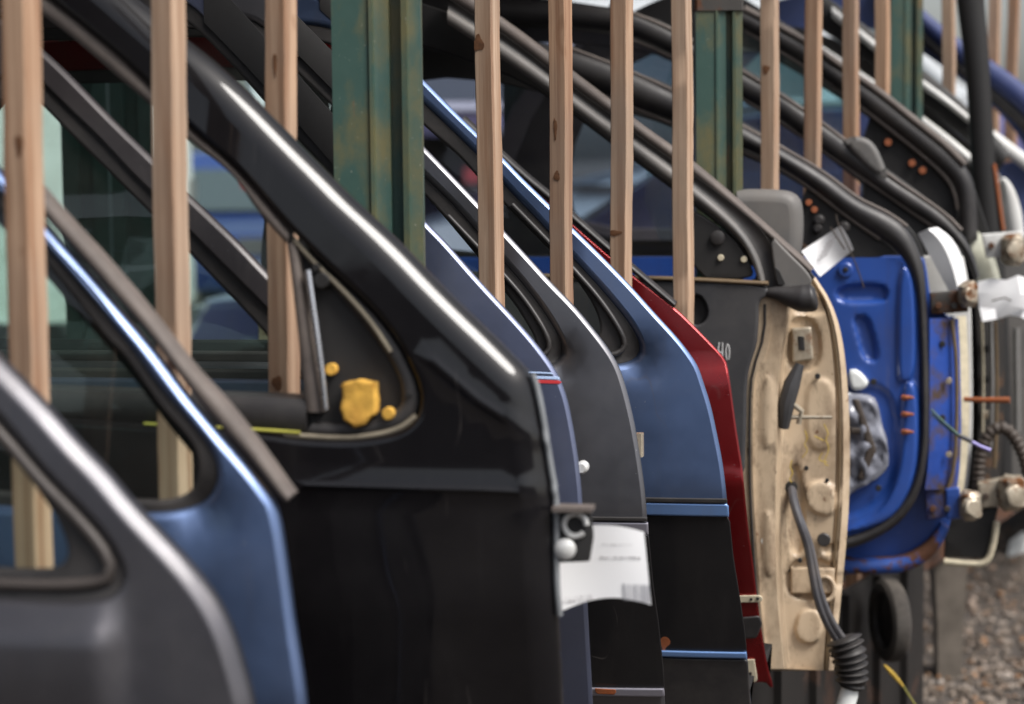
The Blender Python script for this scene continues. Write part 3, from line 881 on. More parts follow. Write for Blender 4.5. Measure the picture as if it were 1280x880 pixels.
# window channel, belt strip, divider and the mirror mount
band('window_channel', pl, [(15, -40), (62, -2), (112, 38), (155, 75), (189, 108), (235, 158), (277, 193), (320, 238), (362, 290)],
     [(-5, -25), (51, 17), (85, 42), (135, 85), (189, 132), (235, 175), (295, 220), (320, 263), (360, 306)], .010, .004, M['rubber_dusty'], d3, .02)
band('belt_strip', pl, [(-150, 476), (65, 487), (200, 492), (300, 495), (384, 499)], [(-150, 510), (65, 524), (200, 530), (320, 538), (384, 544)], .014, .006, M['plastic'], d3, .05)
line_tube(pl, 'belt_sealant', [(180, 530), (260, 534), (320, 537), (375, 541)], .0022, M['foamyellow'], d3, .004)
band('divider_bar', pl, [(371, 302), (376, 340), (388, 420), (397, 480), (404, 515)], [(359, 306), (364, 340), (373, 420), (379, 480), (384, 515)], .010, .003, M['rubber_dusty'], d3, .03)
line_tube(pl, 'chrome_channel', [(385, 338), (391, 380), (398, 430), (404, 480), (407, 512)], .0042, M['chrome'], d3, .004, it=1)
mm = sheet('mirror_mount', pl, offset(ccw(resample(chaikin(pl.uv([(368, 300), (417, 342), (440, 362), (475, 397), (500, 432), (512, 458), (521, 477), (526, 502), (520, 524), (500, 540), (460, 549), (420, 551), (384, 548), (380, 500), (372, 400)]), 2), .01)), -.004), M['inner_black'], d3, .022, .03)
band('mount_rim', pl, [(366, 296), (420, 346), (445, 368), (478, 402), (502, 436), (514, 462), (522, 480), (525, 502), (518, 522), (500, 536), (460, 546), (420, 548), (380, 545)],
     [(372, 312), (408, 350), (434, 380), (464, 416), (486, 446), (497, 468), (502, 484), (503, 500), (500, 508), (488, 518), (460, 528), (425, 530), (392, 528)], .013, .004, M['plastic'], mm, .008)
line_tube(pl, 'seal_residue', [(368, 300), (396, 332), (418, 352), (441, 376), (468, 408), (488, 440)], .003, M['greyfoam'], mm, .008)
line_tube(pl, 'seal_residue', [(520, 520), (500, 537), (460, 546), (420, 548), (375, 545), (355, 543)], .0034, M['greyfoam'], mm, .007)
fm_ = pl.uv([(427, 479), (450, 474), (469, 478), (471, 500), (471, 517), (463, 522), (455, 532), (443, 535), (430, 525), (424, 510), (427, 495)])
fb = panel('foam_block', pl, np.repeat(fm_, 2, axis=0), [], M['foam'], mm, -.002, .004, .004, .02, .004, .003)
from mathutils import noise as mno
for v in fb.data.vertices:
    v.co = v.co + mno.noise_vector(Vector(v.co) * 60) * .0011 + Vector(pl.N) * (.003 * mno.noise(Vector(v.co) * 28)) + mno.noise_vector(Vector(v.co) * 260) * .0007
fb.data.update()
boss(pl, 'foam_plug', (416, 461), 7.5, M['foam'], mm, .020, .010)
boss(pl, 'foam_plug', (487, 516), 8, M['foam'], mm, .012, .010)
boss(pl, 'mounting_hole', (405, 350), 10, M['inner_black'], mm, .014, .012)
boss(pl, 'mounting_hole', (398, 334), 5, M['inner_black'], mm, .014, .012)
boss(pl, 'mounting_hole', (512, 493), 4, M['inner_black'], mm, .012, .006)
band('hem_edge', pl, [(668, 466), (675, 483), (685, 537), (692, 585), (698, 617), (699, 660), (699, 722), (703, 770)], [(663, 468), (668, 485), (678, 539), (685, 587), (691, 618), (692, 660), (692, 722), (696, 770)], .016, .002, M['hem'], d3, .004)
# hinge on its leading edge
hin = panel('hinge', pl, np.repeat(pl.uv([(694, 636), (738, 634), (742, 672), (737, 702), (694, 704)], .02), 2, axis=0), [], M['inner_black'], d3, .02, .002, .002, .012, .02, .005)
mb = MB(); box(mb, pl.pt(717, 635, .012), pl.D, pl.N, Z_, .044, .03, .005); obj('hinge_flange', mb, M['rubber_dusty'], hin)
c = pl.pt(719, 656, .016); a_ = [c + pl.D * (.0125 * math.cos(t)) + Z_ * (.0125 * math.sin(t)) for t in np.linspace(.0, 5.5, 26)]
mb = MB(); tube(mb, a_, .0032, 8); obj('hinge_ring', mb, M['bright'], hin)
mb = MB(); disc(mb, pl.pt(707, 686, .016), -pl.N, .0118, .008, 20, .45); obj('hinge_bolt', mb, M['bright'], hin)

# ---- paper tag on the hinge
tpl = Plane(717, 2.53, None, alpha=10, curve=0)
T0 = tpl.uv([(694, 668), (735, 655), (806, 656), (814, 757), (756, 752), (698, 766)])
tg = thing('paper_tag', 'white paper yard tag with barcode hanging from the black door hinge', 'paper tag', tpl.pt(716, 700))
mb = MB(); nU, nV = 16, 12
for j in range(nV + 1):
    for i in range(nU + 1):
        s_, t_ = i / nU, j / nV
        top = (695 + 110 * s_, 662 - 6 * math.sin(math.pi * s_ * .9) + 5 * s_ ** 4)
        bot = (699 + 115 * s_, 766 - 15 * math.sin(math.pi * (s_ * .92 + .02)) - 7 * s_)
        px = (top[0] * (1 - t_) + bot[0] * t_, top[1] * (1 - t_) + bot[1] * t_)
        mb.v.append(tuple(tpl.pt(px[0], px[1], .006 + .007 * math.sin(s_ * 2.6) * t_ - .010 * t_ + .002 * math.sin(5 * s_ + 1))))
for j in range(nV):
    for i in range(nU):
        a = j * (nU + 1) + i; mb.f.append((a, a + 1, a + nU + 2, a + nU + 1))
sh = obj('sheet', mb, M['paper'], tg)
def on_tag(px, py): 
    s_ = (px - 697) / 113; t_ = np.clip((py - 660) / 95, 0, 1)
    return tpl.pt(px, py, .006 + .007 * math.sin(s_ * 2.6) * t_ - .010 * t_ + .002 * math.sin(5 * s_ + 1) - .0012)
mb = MB()
x = 778.0
while x < 810:
    wd = random.choice((.8, 1.2, 2.0)); q = [on_tag(x, 729 + (x - 778) * .05), on_tag(x + wd, 729 + (x - 778) * .05), on_tag(x + wd + 1.5, 750 + (x - 778) * .13), on_tag(x + 1.5, 750 + (x - 778) * .13)]
    mb.add(q, [(0, 1, 2, 3)]); x += wd + random.choice((1.2, 1.8, 2.6))
obj('barcode', mb, M['barcode'], tg, False)
mb = MB()
def print_line(x0, x1, y0, slope, h):
    x = x0
    while x < x1:
        wd = random.uniform(1.5, 4); y = y0 + slope * (x - x0) + random.uniform(-.5, .5)
        hh = h * random.uniform(.5, 1)
        mb.add([on_tag(x, y - hh), on_tag(x + wd, y - hh), on_tag(x + wd, y + hh * .2), on_tag(x, y + hh * .2)], [(0, 1, 2, 3)]); x += wd + random.uniform(1, 3)
print_line(750, 800, 698, .0, 2.2); print_line(704, 740, 753, -.12, 1.6); print_line(706, 738, 749, -.12, 1.0); print_line(752, 790, 681, 0, .9)
obj('printed_text', mb, M['ink'], tg, False)

# ---- door 3b: dark grey slim frame behind the black door
pl = Plane(380, 2.73, (200, 500), ufront_px=(560, 560))
d3b, *_ = make_door('car_door', 'dark grey slim framed car door seen through the black door window', pl,
    [(20, 28), (54, 60), (82, 85), (120, 124), (150, 155), (194, 197), (235, 239), (275, 277), (304, 305), (337, 340), (400, 403), (470, 475), (530, 545), (552, 580), (560, 640), (566, 800), (566, 900)],
    [(20, 72), (54, 105), (87, 138), (125, 174), (162, 215), (192, 244), (237, 290), (272, 326), (320, 373), (380, 435), (420, 480), (425, 498), (400, 505), (300, 500), (100, 492)],
    [(20, 103), (54, 136), (82, 165), (135, 217), (170, 252), (192, 274), (239, 322), (270, 355), (320, 407), (339, 431), (385, 480), (370, 494), (300, 492), (100, 482)],
    M['darkgrey'], M['inner_black'], length=1.0, roof=.42, r=.006, rh=.004, glass=M['glass_green'])

# ---- door 4: navy with pinstripes
pl = Plane(614, 2.985, (560, 478), ufront_px=(735, 760))
d4, *_ = make_door('car_door', 'navy blue car door with pale blue and red pinstripes', pl,
    [(370, 92), (420, 148), (480, 217), (532, 275), (560, 303), (585, 332), (610, 360), (640, 392), (665, 420), (680, 439), (691, 454), (700, 469), (704, 478), (711, 498), (717, 527), (721, 550), (725, 577), (729, 615), (731, 660), (734, 720), (737, 780), (741, 850), (743, 890), (744, 940)],
    [(370, 152), (420, 210), (480, 276), (520, 330), (560, 385), (590, 425), (600, 455), (590, 475), (540, 480), (400, 474)],
    [(375, 180), (425, 236), (480, 300), (515, 350), (550, 398), (575, 435), (580, 455), (560, 464), (500, 466), (400, 462)],
    M['navy'], M['inner_black'], length=1.15, roof=.60, r=.005, rh=.006, glass=None)
band('frame_shade', pl, [(255, -36), (300, 12), (330, 46), (370, 91), (420, 147), (480, 215)], [(255, 28), (300, 74), (330, 107), (370, 152), (420, 210), (480, 276)], -.0015, .0015, M['inner_black'], d4, .003)  # black band paints the shade on the upper frame
strip(pl, 'pinstripe', [(560, 459), (692, 465.8), (692, 467.8), (560, 461)], M['stripe_light'], d4, -.001, .0005, .001)
strip(pl, 'pinstripe', [(560, 466), (700, 471), (701, 474.6), (560, 469.5)], M['stripe_light'], d4, -.001, .0005, .001)
strip(pl, 'pinstripe', [(560, 470.5), (702, 475.6), (703, 480), (560, 475)], M['stripe_red'], d4, -.001, .0005, .001)
mb = MB(); disc(mb, pl.pt(729, 583, .03), -pl.N, .0085, .02, 20, .3); obj('hinge_bolt', mb, M['bright'], d4)

# ---- door 5: charcoal grey
pl = Plane(702, 3.225, (640, 470), ufront_px=(828, 800))
dish(pl, (699, 447), 12, .012, 3.2)
d5, *_ = make_door('car_door', 'charcoal grey car door with two pale grey side strips', pl,
    [(440, 90), (480, 130), (530, 181), (567, 219), (600, 254), (630, 286), (665, 324), (690, 352), (720, 382), (747, 415), (765, 439), (775, 457), (782, 477), (790, 507), (797, 540), (804, 585), (809, 625), (811, 660), (813, 690), (818, 735), (824, 780), (830, 840), (832, 870), (834, 905)],
    [(440, 136), (480, 174), (532, 225), (570, 262), (601, 298), (640, 342), (655, 360), (672, 382), (690, 409), (698, 425), (701, 440), (695, 452), (680, 458), (640, 460), (500, 452)],
    [(440, 158), (480, 196), (532, 247), (560, 279), (601, 328), (625, 360), (645, 385), (660, 410), (668, 425), (668, 438), (655, 444), (620, 446), (500, 440)],
    M['grey'], M['inner_black'], length=1.4, roof=.60, r=.006, rh=.011, glass=M['glass_clear'])
band('frame_shade', pl, [(350, -2), (390, 39), (440, 89), (500, 150)], [(350, 46), (390, 86), (440, 137), (500, 195)], -.0015, .0015, M['inner_black'], d5, .003)  # shade on this frame, painted as a black band
line_tube(pl, 'seal_ridge', [(560, 270), (601, 313), (640, 355), (660, 380), (680, 411), (688, 430), (684, 443), (660, 448)], .004, M['plastic'], d5, .001)
ms = strip(pl, 'side_strip', [(600, 647), (811, 652), (811.5, 667), (600, 661)], M['strip_grey'], d5, -.010, .003, .012)
strip(pl, 'side_strip_shadow', [(600, 642), (810, 645), (810, 651), (600, 647)], M['rubber'], ms, -.011, .002, .012)  # dark line paints the shadow above the strip
panel('lower_body_shade', pl, np.repeat(pl.uv([(560, 660), (811, 666), (817, 730), (824, 780), (830, 838), (831, 860), (560, 855)]), 2, axis=0), [], M['body_shade'], d5, -.004, .002, .002, .004, .03)  # dark reflection below the strip, painted as a black panel
ms = strip(pl, 'side_strip', [(600, 854), (831, 859), (832, 870), (600, 864)], M['strip_grey'], d5, -.010, .003, .012)
strip(pl, 'rust_patch', [(745, 858), (772, 859.5), (771, 866), (746, 865)], M['rust'], ms, -.0125, .001, .002)
mb = MB(); box(mb, pl.pt(799, 556, .02), pl.D, pl.N, Z_, .012, .02, .034, .002); obj('hinge', mb, M['zinc'], d5)

# ---- door 6: steel blue
pl = Plane(777, 3.44, (740, 455), ufront_px=(935, 800))
dish(pl, (793, 446), 15, .013, 3.4)
d6, *_ = make_door('car_door', 'steel blue car door with two pale blue side strips', pl,
    [(490, 62), (529, 97), (570, 139), (599, 167), (630, 196), (652, 220), (687, 254), (717, 284), (752, 318), (790, 357), (820, 391), (847, 420), (862, 439), (874, 457), (882, 482), (890, 507), (897, 540), (905, 580), (910, 625), (912, 660), (917, 695), (925, 745), (931, 785), (935, 817), (938, 860), (940, 880), (941, 910)],
    [(490, 95), (529, 131), (570, 170), (599, 199), (640, 245), (662, 267), (689, 296), (717, 327), (745, 357), (775, 392), (788, 410), (797, 427), (798, 440), (790, 450), (770, 455), (720, 456), (560, 448)],
    [(490, 120), (531, 160), (570, 192), (599, 226), (640, 267), (665, 292), (689, 316), (717, 347), (735, 372), (746, 394), (750, 412), (745, 424), (725, 430), (680, 432), (560, 426)],
    M['steel'], M['inner_black'], length=1.5, roof=.60, r=.006, rh=.012, glass=M['glass_clear'])
band('frame_shade', pl, [(400, -20), (440, 15), (490, 61), (515, 84)], [(400, 12), (440, 48), (490, 96), (515, 118)], -.0015, .0015, M['inner_black'], d6, .003)  # upper frame darkened by a band that stands in for shade
line_tube(pl, 'seal_ridge', [(640, 256), (689, 306), (717, 337), (745, 368), (768, 400), (781, 424), (780, 438), (762, 445), (720, 446)], .0045, M['plastic'], d6, .001)
ms = strip(pl, 'side_strip', [(700, 624), (911, 629), (912, 645), (700, 640)], M['strip_blue'], d6, -.010, .003, .012)
strip(pl, 'side_strip_shadow', [(700, 618), (910, 622), (910, 628.4), (700, 624)], M['rubber'], ms, -.011, .002, .012)  # shadow along the top of the strip, painted black
panel('lower_body_shade', pl, np.repeat(pl.uv([(640, 640), (912, 645), (917, 695), (925, 745), (931, 785), (934, 815), (640, 805)]), 2, axis=0), [], M['body_shade'], d6, -.004, .002, .002, .004, .03)  # black panel stands in for the dark reflection on the lower body
ms = strip(pl, 'side_strip', [(700, 807), (934, 814), (934.5, 822), (700, 815)], M['strip_blue'], d6, -.010, .003, .012)
q = pl.uv([(822, 800), (828, 793), (836, 794), (841, 800), (840, 806), (834, 810), (833, 818), (827, 818), (826, 810)])
panel('rust_patch', pl, chaikin(q, 1), [], M['rust'], d6, -.004, .003, .003, .004, .005, .003)
strip(pl, 'sill_cover', [(700, 817), (935, 824), (939, 884), (700, 880)], M['plastic'], d6, -.005, .003, .006)

# ---- door 7: dark red
pl = Plane(853, 3.665, (780, 470), ufront_px=(955, 800))
def fold(pl, ya, yb, xpx, amt):
    a = pl.uv([(xpx, ya)])[0][1]; b = pl.uv([(xpx, yb)])[0][1]
    def f(u, v):
        t = np.clip((v - b) / (a - b), 0, 1); return amt * t
    pl.bumps.append(f)
pl.kink = .165; fold(pl, 453, 474, 890, .012); fold(pl, 590, 600, 915, .006)
d7, *_ = make_door('car_door', 'dark red car door wedged between the steel blue and tan doors', pl,
    [(580, 155), (657, 226), (687, 251), (716, 278), (762, 318), (791, 342), (844, 383), (867, 405), (900, 439), (909, 450), (912, 465), (915, 487), (922, 540), (930, 590), (931, 605), (936, 658), (941, 692), (946, 735), (951, 775), (960, 832), (968, 856), (966, 862)],
    [(580, 190), (657, 262), (716, 314), (762, 358), (800, 395), (830, 430), (840, 455), (825, 470), (780, 474), (600, 470)],
    [(585, 210), (657, 280), (716, 332), (762, 378), (795, 412), (812, 438), (805, 455), (780, 458), (600, 455)],
    M['red'], M['inner_black'], length=1.58, roof=.58, r=.003, rh=.006, glass=None, grid=.015)
band('drip_moulding', pl, [(580, 145), (657, 216), (687, 240), (716, 266), (762, 307), (791, 331), (845, 378)], [(580, 156), (657, 228), (687, 252), (716, 277), (762, 317), (791, 341), (843, 384)], .002, .006, M['plastic'], d7, .02)
def strap(pl, poly, holes, name, mat, parent):
    o = panel(name, pl, np.repeat(pl.uv(poly, -.004), 2, axis=0), [], mat, parent, -.004, .0015, .0015, .005, .02, .004)
    for hx, hy, hr in holes: boss(pl, 'bolt_hole', (hx, hy), hr, M['inner_black'], o, -.0045, .001)
    return o
strap(pl, [(900, 745), (950, 744), (954, 748), (951, 753), (900, 754)], [(939, 749, 1.8), (947, 748.5, 2.0)], 'hinge_strap', M['cream'], d7)
strap(pl, [(925, 825), (943, 824), (947, 850), (944, 853), (925, 853)], [(938, 842, 2.2)], 'hinge_strap', M['cream'], d7)
strip(pl, 'hinge_cover', [(915, 772), (950, 769), (953, 780), (946, 797), (915, 799)], M['plastic'], d7, -.006, .003, .01)


def outer_skin(pl, out_px, hole_px, mat, root, back, belt_y):
    """far face: painted body below the belt and a dark frame above it"""
    q = resample(chaikin(pl.uv(out_px, back), 2), .02); h = chaikin(pl.uv(hole_px, back), 2)
    zc = pl.uv([(900, belt_y)], back)[0][1]
    body = q.copy(); body[:, 1] = np.minimum(body[:, 1], zc - .004)
    body = body[np.concatenate([[True], np.linalg.norm(np.diff(body, axis=0), axis=1) > 1e-4])]
    panel('outer_skin', pl, body, [], mat, root, back - .006, .003, .003, .006, .06)
    panel('frame_backing', pl, q, [h], M['dark_panel'], root, back - .002, .003, .003, .004, .06)

# ------------------------------------------------------------------ door 8: tan, inner side shown
IN = 'salvaged car doors standing in the rack'
pl = Plane(900, 3.93, None, alpha=10, curve=0)
base = pl.pt(960, 800, .06); base[2] = .45
d8 = thing('car_door', 'tan car door showing its inner side, grey trim and bare hinge edge', 'car door', base, IN)
# inner pressing face with step rows towards the outer skin
cA = [(948, 372), (948, 400), (946, 430), (938, 455), (934, 480), (933, 540), (933, 600), (937, 680), (943, 760), (952, 836)]
cB = [(962, 366), (964, 400), (960, 440), (947, 462), (942, 480), (941, 540), (941, 600), (946, 680), (951, 760), (960, 836)]
cC = [(985, 360), (984, 400), (976, 440), (972, 470), (971, 540), (969, 600), (969, 680), (972, 760), (980, 836)]
cD = [(990, 362), (989, 400), (982, 440), (979, 470), (979, 540), (977, 600), (977, 680), (980, 760), (987, 836)]
cE = [(1014, 352), (1030, 380), (1039, 420), (1044, 480), (1045, 560), (1043, 640), (1038, 700), (1033, 770), (1029, 838)]
cF = [(1017, 349), (1036, 380), (1047, 420), (1053, 480), (1055, 560), (1053, 640), (1048, 700), (1042, 770), (1036, 838)]
cG = [(1019, 346), (1040, 378), (1053, 420), (1060, 480), (1063, 560), (1061, 640), (1056, 700), (1049, 770), (1042, 838)]
def recess(pl, poly_px, depth, soft_px=3, Y=4.4):
    q = chaikin(pl.uv(poly_px), 2); s_ = soft_px / F_PX * Y
    def f(u, v):
        P = np.stack([np.ravel(u), np.ravel(v)], 1); ins = inside(P, q); d = seg_dist(P, np.vstack([q, q[:1]]))
        sd = np.where(ins, d, -d)
        return (depth / (1 + np.exp(-np.clip(sd / s_ * 2, -40, 40)))).reshape(np.shape(u))
    return f
jb = [recess(pl, [(980, 402), (1020, 400), (1026, 466), (982, 472)], .012, 2.0, 3.9),
      recess(pl, [(1004, 480), (1042, 478), (1044, 566), (1006, 572)], -.005, 2, 3.9),
      recess(pl, [(1004, 610), (1042, 608), (1043, 656), (1006, 646)], -.010, 1.6, 3.9),
      recess(pl, [(982, 590), (999, 590), (1004, 700), (984, 704)], .013, 2.2, 3.9),
      recess(pl, [(980, 708), (1046, 710), (1044, 760), (980, 760)], .011, 1.8, 3.9),
      recess(pl, [(996, 770), (1028, 772), (1022, 818), (990, 810)], -.011, 1.6, 3.9),
      recess(pl, [(1026, 690), (1044, 690), (1042, 702), (1026, 702)], .008, 1.5, 3.9),
      recess(pl, [(952, 470), (968, 470), (966, 560), (952, 560)], -.004, 1.5, 3.9),
      recess(pl, [(953, 640), (966, 640), (968, 720), (955, 720)], -.004, 1.5, 3.9),
      recess(pl, [(990, 372), (1024, 372), (1034, 396), (988, 398)], .010, 2.5, 3.9)]
pl.bumps = jb
def between(c0, c1, b0, b1, k, sag=0.0):
    q0, q1 = np.array(c0, float), np.array(c1, float)
    q0, q1 = resample(q0, closed=False, n=12), resample(q1, closed=False, n=12)
    return [([tuple(p) for p in q0 * (1 - t) + q1 * t], b0 * (1 - t) + b1 * t + sag * math.sin(math.pi * t)) for t in np.linspace(0, 1, k)]
jamb = loft('hinge_jamb', pl, [(cA, .004), (cB, .0), (cB, .006)] + between(cB, cC, .007, .004, 8)[1:] + [(cC, .014), (cD, .070)] + between(cD, cE, .071, .074, 22, .004)[1:] + [(cE, .086), (cF, .076), (cG, .085), (cG, .10)], M['tan'], d8, n=220, angle=30)
pl.bumps = []
# outer skin (far face)
q = [(420, -30), (640, 40), (715, 88), (790, 148), (865, 200), (910, 250), (985, 305), (1019, 345), (1040, 378), (1053, 420), (1060, 480), (1063, 560), (1061, 640), (1056, 700), (1049, 770), (1042, 838), (960, 838), (520, 830), (345, 800), (320, 500), (330, 200)]
qh = [(440, 30), (640, 92), (714, 142), (790, 200), (842, 238), (902, 284), (927, 308), (942, 333), (948, 352), (900, 350), (600, 340), (400, 330), (400, 200), (420, 80)]
outer_skin(pl, q, qh, M['tan'], d8, .102, 352 if d8 is d8 else 318)
# lower inner pressing
loft('inner_pressing', pl, [([(345, 362), (335, 600), (350, 836)], .005), (cA, .004)], M['tan'], d8)
loft('bottom_edge', pl, [([(360, 836), (560, 836), (952, 836)], .004), ([(360, 838), (560, 838), (1036, 838)], .09)], M['tan'], d8)
# window frame: lower light strip, groove, upper strip, outer rubber
band('frame_inner_strip', pl, [(560, 12), (640, 63), (686, 97), (715, 120), (762, 155), (790, 175), (840, 211), (865, 232), (902, 262), (930, 290), (947, 318), (954, 340), (958, 362)],
     [(560, 30), (640, 82), (686, 115), (714, 135), (762, 172), (790, 192), (825, 220), (865, 248), (902, 277), (927, 302), (940, 327), (946, 345), (950, 362)], .004, .006, M['mirror_grey'], d8, .03)
band('frame_groove', pl, [(560, -2), (640, 50), (686, 86), (715, 108), (762, 142), (790, 164), (840, 200), (880, 228), (930, 266), (955, 290), (968, 316), (974, 345), (976, 366)],
     [(560, 12), (640, 63), (686, 97), (715, 120), (762, 155), (790, 175), (840, 211), (865, 232), (902, 262), (930, 290), (947, 318), (954, 340), (958, 362)], .016, -.004, M['rubber'], d8, .04)
band('frame_outer_strip', pl, [(560, -22), (640, 32), (686, 68), (715, 90), (762, 126), (790, 149), (840, 184), (865, 202), (910, 240), (960, 284), (985, 307), (1003, 322), (1016, 336)],
     [(560, -2), (640, 50), (686, 86), (715, 108), (762, 142), (790, 164), (840, 200), (880, 230), (925, 266), (960, 296), (985, 318), (1000, 331), (1012, 342)], .030, .006, M['rubber_dusty'], d8, .05)
# trim
qt = pl.uv([(420, 352), (700, 350), (866, 350), (962, 356), (962, 368), (949, 374), (949, 400), (947, 430), (939, 452), (934, 475), (933, 540), (931, 600), (850, 720), (420, 720)])
hole = pl.uv([(861, 372), (874, 366), (884, 380), (886, 394), (879, 405), (866, 407), (861, 392)])
tr = panel('trim_panel', pl, chaikin(qt, 1), [chaikin(hole, 2)], M['trim'], d8, -.012, .006, .004, .014, .02)
sheet('speaker_opening', pl, offset(ccw(resample(chaikin(hole, 2), .006)), -.003), M['inner_black'], tr, .002, .02)
band('belt_trim', pl, [(640, 342), (800, 345), (866, 347), (960, 352)], [(640, 348), (800, 350), (866, 352), (960, 357)], -.014, .003, M['browntrim'], d8, .02)
# marker number on the trim
mb = MB()
def stroke(pl, pts, rad, back):
    q = pl.uv(pts, back); tube(mb, pl.world(resample(chaikin(q, 2, False), closed=False, n=14), back), rad, 6)
stroke(pl, [(899, 428), (897, 440), (903, 441)], .0012, -.0125); stroke(pl, [(903, 428), (903, 451)], .0012, -.0125)
stroke(pl, [(909, 430), (907, 438), (908, 450), (911, 451), (912, 440), (911, 431), (909, 430)], .0012, -.0125)
obj('marker_writing', mb, M['chalk'], tr)
# black sail panel with screws inside the window corner
qs = pl.uv([(862, 262), (880, 270), (905, 288), (925, 308), (938, 330), (944, 350), (862, 350)])
sail = panel('sail_panel', pl, chaikin(qs, 1), [], M['inner_black'], d8, .008, .004, .004, .012, .02)
for (x, y) in ((901, 322), (930, 324)): boss(pl, 'sail_screw', (x, y), 4, M['cream'], sail, .007, .004)
boss(pl, 'speaker_ring', (897, 297), 9, M['plastic'], sail, .006, .006)
# handle boot
mb = MB(); cc = pl.pt(993, 372, -.01)
pts = [pl.pt(x, y, -.004) for x, y in ((957, 366), (970, 366), (985, 370), (1000, 373), (1012, 373), (1021, 371))]
tube(mb, smooth3(pts, 2), np.interp(np.linspace(0, 1, len(smooth3(pts, 2))), [0, .25, .6, .85, 1], [.006, .012, .024, .024, .012]), 16)
obj('grab_knob', mb, M['plastic'], d8)
qg = pl.uv([(962, 292), (985, 316), (1010, 340), (1018, 356), (1000, 360), (972, 362), (966, 330)])
sp = panel('mirror_sail', pl, chaikin(qg, 1), [], M['mirror_grey'], d8, .006, .004, .004, .02, .02)
strip(pl, 'sail_slot', [(968, 334), (974, 338), (982, 356), (972, 357)], M['inner_black'], sp, .004, .001, .002)
line_tube(pl, 'edge_seal', [(956, 380), (957, 405), (951, 436), (942, 458), (938, 482), (937, 540), (937, 600), (941, 680), (947, 760), (955, 832)], .0022, M['rubber'], d8, .0005, it=1)
line_tube(pl, 'rim_crease_shade', [(1033, 380), (1043, 420), (1049, 480), (1050, 560), (1048, 640), (1043, 700), (1037, 770), (1032, 836)], .0018, M['browntrim'], jamb, .078, it=1)  # brown line paints the shadow in the rim groove
for k_ in range(13):
    yy = 470 + k_ * 28; boss(pl, 'spot_weld', (967 + .2 * (k_ % 3), yy + 3 * (k_ % 2)), 1.5, M['browntrim'], jamb, .0075, .0008)
for (x_, y_, r_) in ((1022, 470, 3.5), (1008, 585, 3), (1034, 600, 2.5), (1000, 700, 3), (1040, 790, 2.5), (968, 590, 2.5), (966, 735, 3)): boss(pl, 'clip_hole', (x_, y_), r_, M['inner_black'], jamb, .072 if x_ > 985 else .0075, .006 if x_ > 985 else .001)
# fittings on the hinge edge
lat = strip(pl, 'hinge_plate', [(987, 414), (1012, 412), (1015, 454), (988, 458)], M['zinc'], d8, .066, .004, .03)
strip(pl, 'hinge_slot', [(995, 424), (1003, 424), (1004, 442), (996, 442)], M['inner_black'], lat, .0645, .001, .002)
mb = MB(); tube(mb, [pl.pt(x, y, b) for x, y, b in ((1000, 455, .03), (990, 480, .026), (983, 505, .024), (980, 535, .03))], [.008, .015, .015, .009], 10)
obj('door_check', mb, M['trim'], d8)
mb = MB(); tube(mb, [pl.pt(x, 521.5, .03) for x in (988, 1010, 1040)], [.004, .0035, .003], 8)
tube(mb, [pl.pt(985, 500, .02), pl.pt(1002, 514, .03), pl.pt(998, 530, .03)], .005, 8); obj('check_rod', mb, M['zinc'], d8)
boss(pl, 'access_hole', (963, 505), 4.5, M['inner_black'], jamb, .007, .0015)
for xy in ((963, 535), (957, 676)):
    o = boss(pl, 'plug', xy, 5.5, M['whiteplastic'], jamb, .008, .003); boss(pl, 'plug_hole', xy, 1.6, M['inner_black'], o, .0048, .0006)
boss(pl, 'rubber_plug', (1030, 674), 8.5, M['plastic'], jamb, .070, .01)
hp = strip(pl, 'hinge_plate', [(986, 718), (1042, 720), (1040, 752), (986, 752)], M['tan'], d8, .070, .004, .03)
c = pl.pt(1031, 736, .066)
mb = MB(); tube(mb, [c + pl.D * (.017 * math.cos(t)) + Z_ * (.022 * math.sin(t)) for t in np.linspace(0, 6.283, 24)], .004, 8, False); obj('hinge_boss', mb, M['tan'], hp)
for y in (713, 755): line_tube(pl, 'plate_gap', [(980, y), (1010, y + .5), (1044, y + 1)], .0012, M['inner_black'], hp, .079, it=1)
mb = MB()
for s_ in ([(1030, 530), (1037, 545), (1030, 548), (1038, 560), (1028, 580), (1036, 582)], [(1028, 566), (1022, 575), (1034, 578)], [(1006, 538), (1010, 548), (1004, 556), (1011, 562), (1003, 572)], [(990, 575), (987, 585), (992, 590), (986, 600), (990, 603)], [(1018, 545), (1030, 551)]):
    stroke(pl, s_, .0009, .066)
obj('crayon_marks', mb, M['crayon'], jamb)
# wiring loom with bellows
mb = MB(); pts = [pl.pt(x, y, b) for x, y, b in ((989, 606, .085), (992, 628, .05), (1001, 655, .03), (1010, 680, .03), (1015, 710, .025), (1021, 745, .02), (1032, 775, .02), (1046, 798, .03), (1056, 812, .03))]
p3 = resample(smooth3(pts, 2), closed=False, n=40); tube(mb, p3, .0085, 10)
tube(mb, p3 + np.array([.010, -.004, .0]) * np.linspace(0, 1.2, 40)[:, None], .006, 8)
wl = obj('wiring_loom', mb, M['wires'], d8)
boss(pl, 'cable_hole', (989, 609), 8, M['inner_black'], jamb, .076, .004)
mb = MB(); pts = np.array([pl.pt(1054, 797, .02), pl.pt(1060, 814, .02), pl.pt(1064, 834, .022), pl.pt(1065, 852, .022), pl.pt(1063, 860, .022)])
pb = resample(pts, closed=False, n=64); tt = np.linspace(0, 1, 64)
tube(mb, pb, (.030 - .006 * tt + .0045 * np.sin(tt * 7.5 * 2 * math.pi)) * np.where(tt > .95, .75, 1) * np.where(tt < .04, .7, 1), 24)
obj('rubber_bellows', mb, M['rubber'], wl, angle=None)
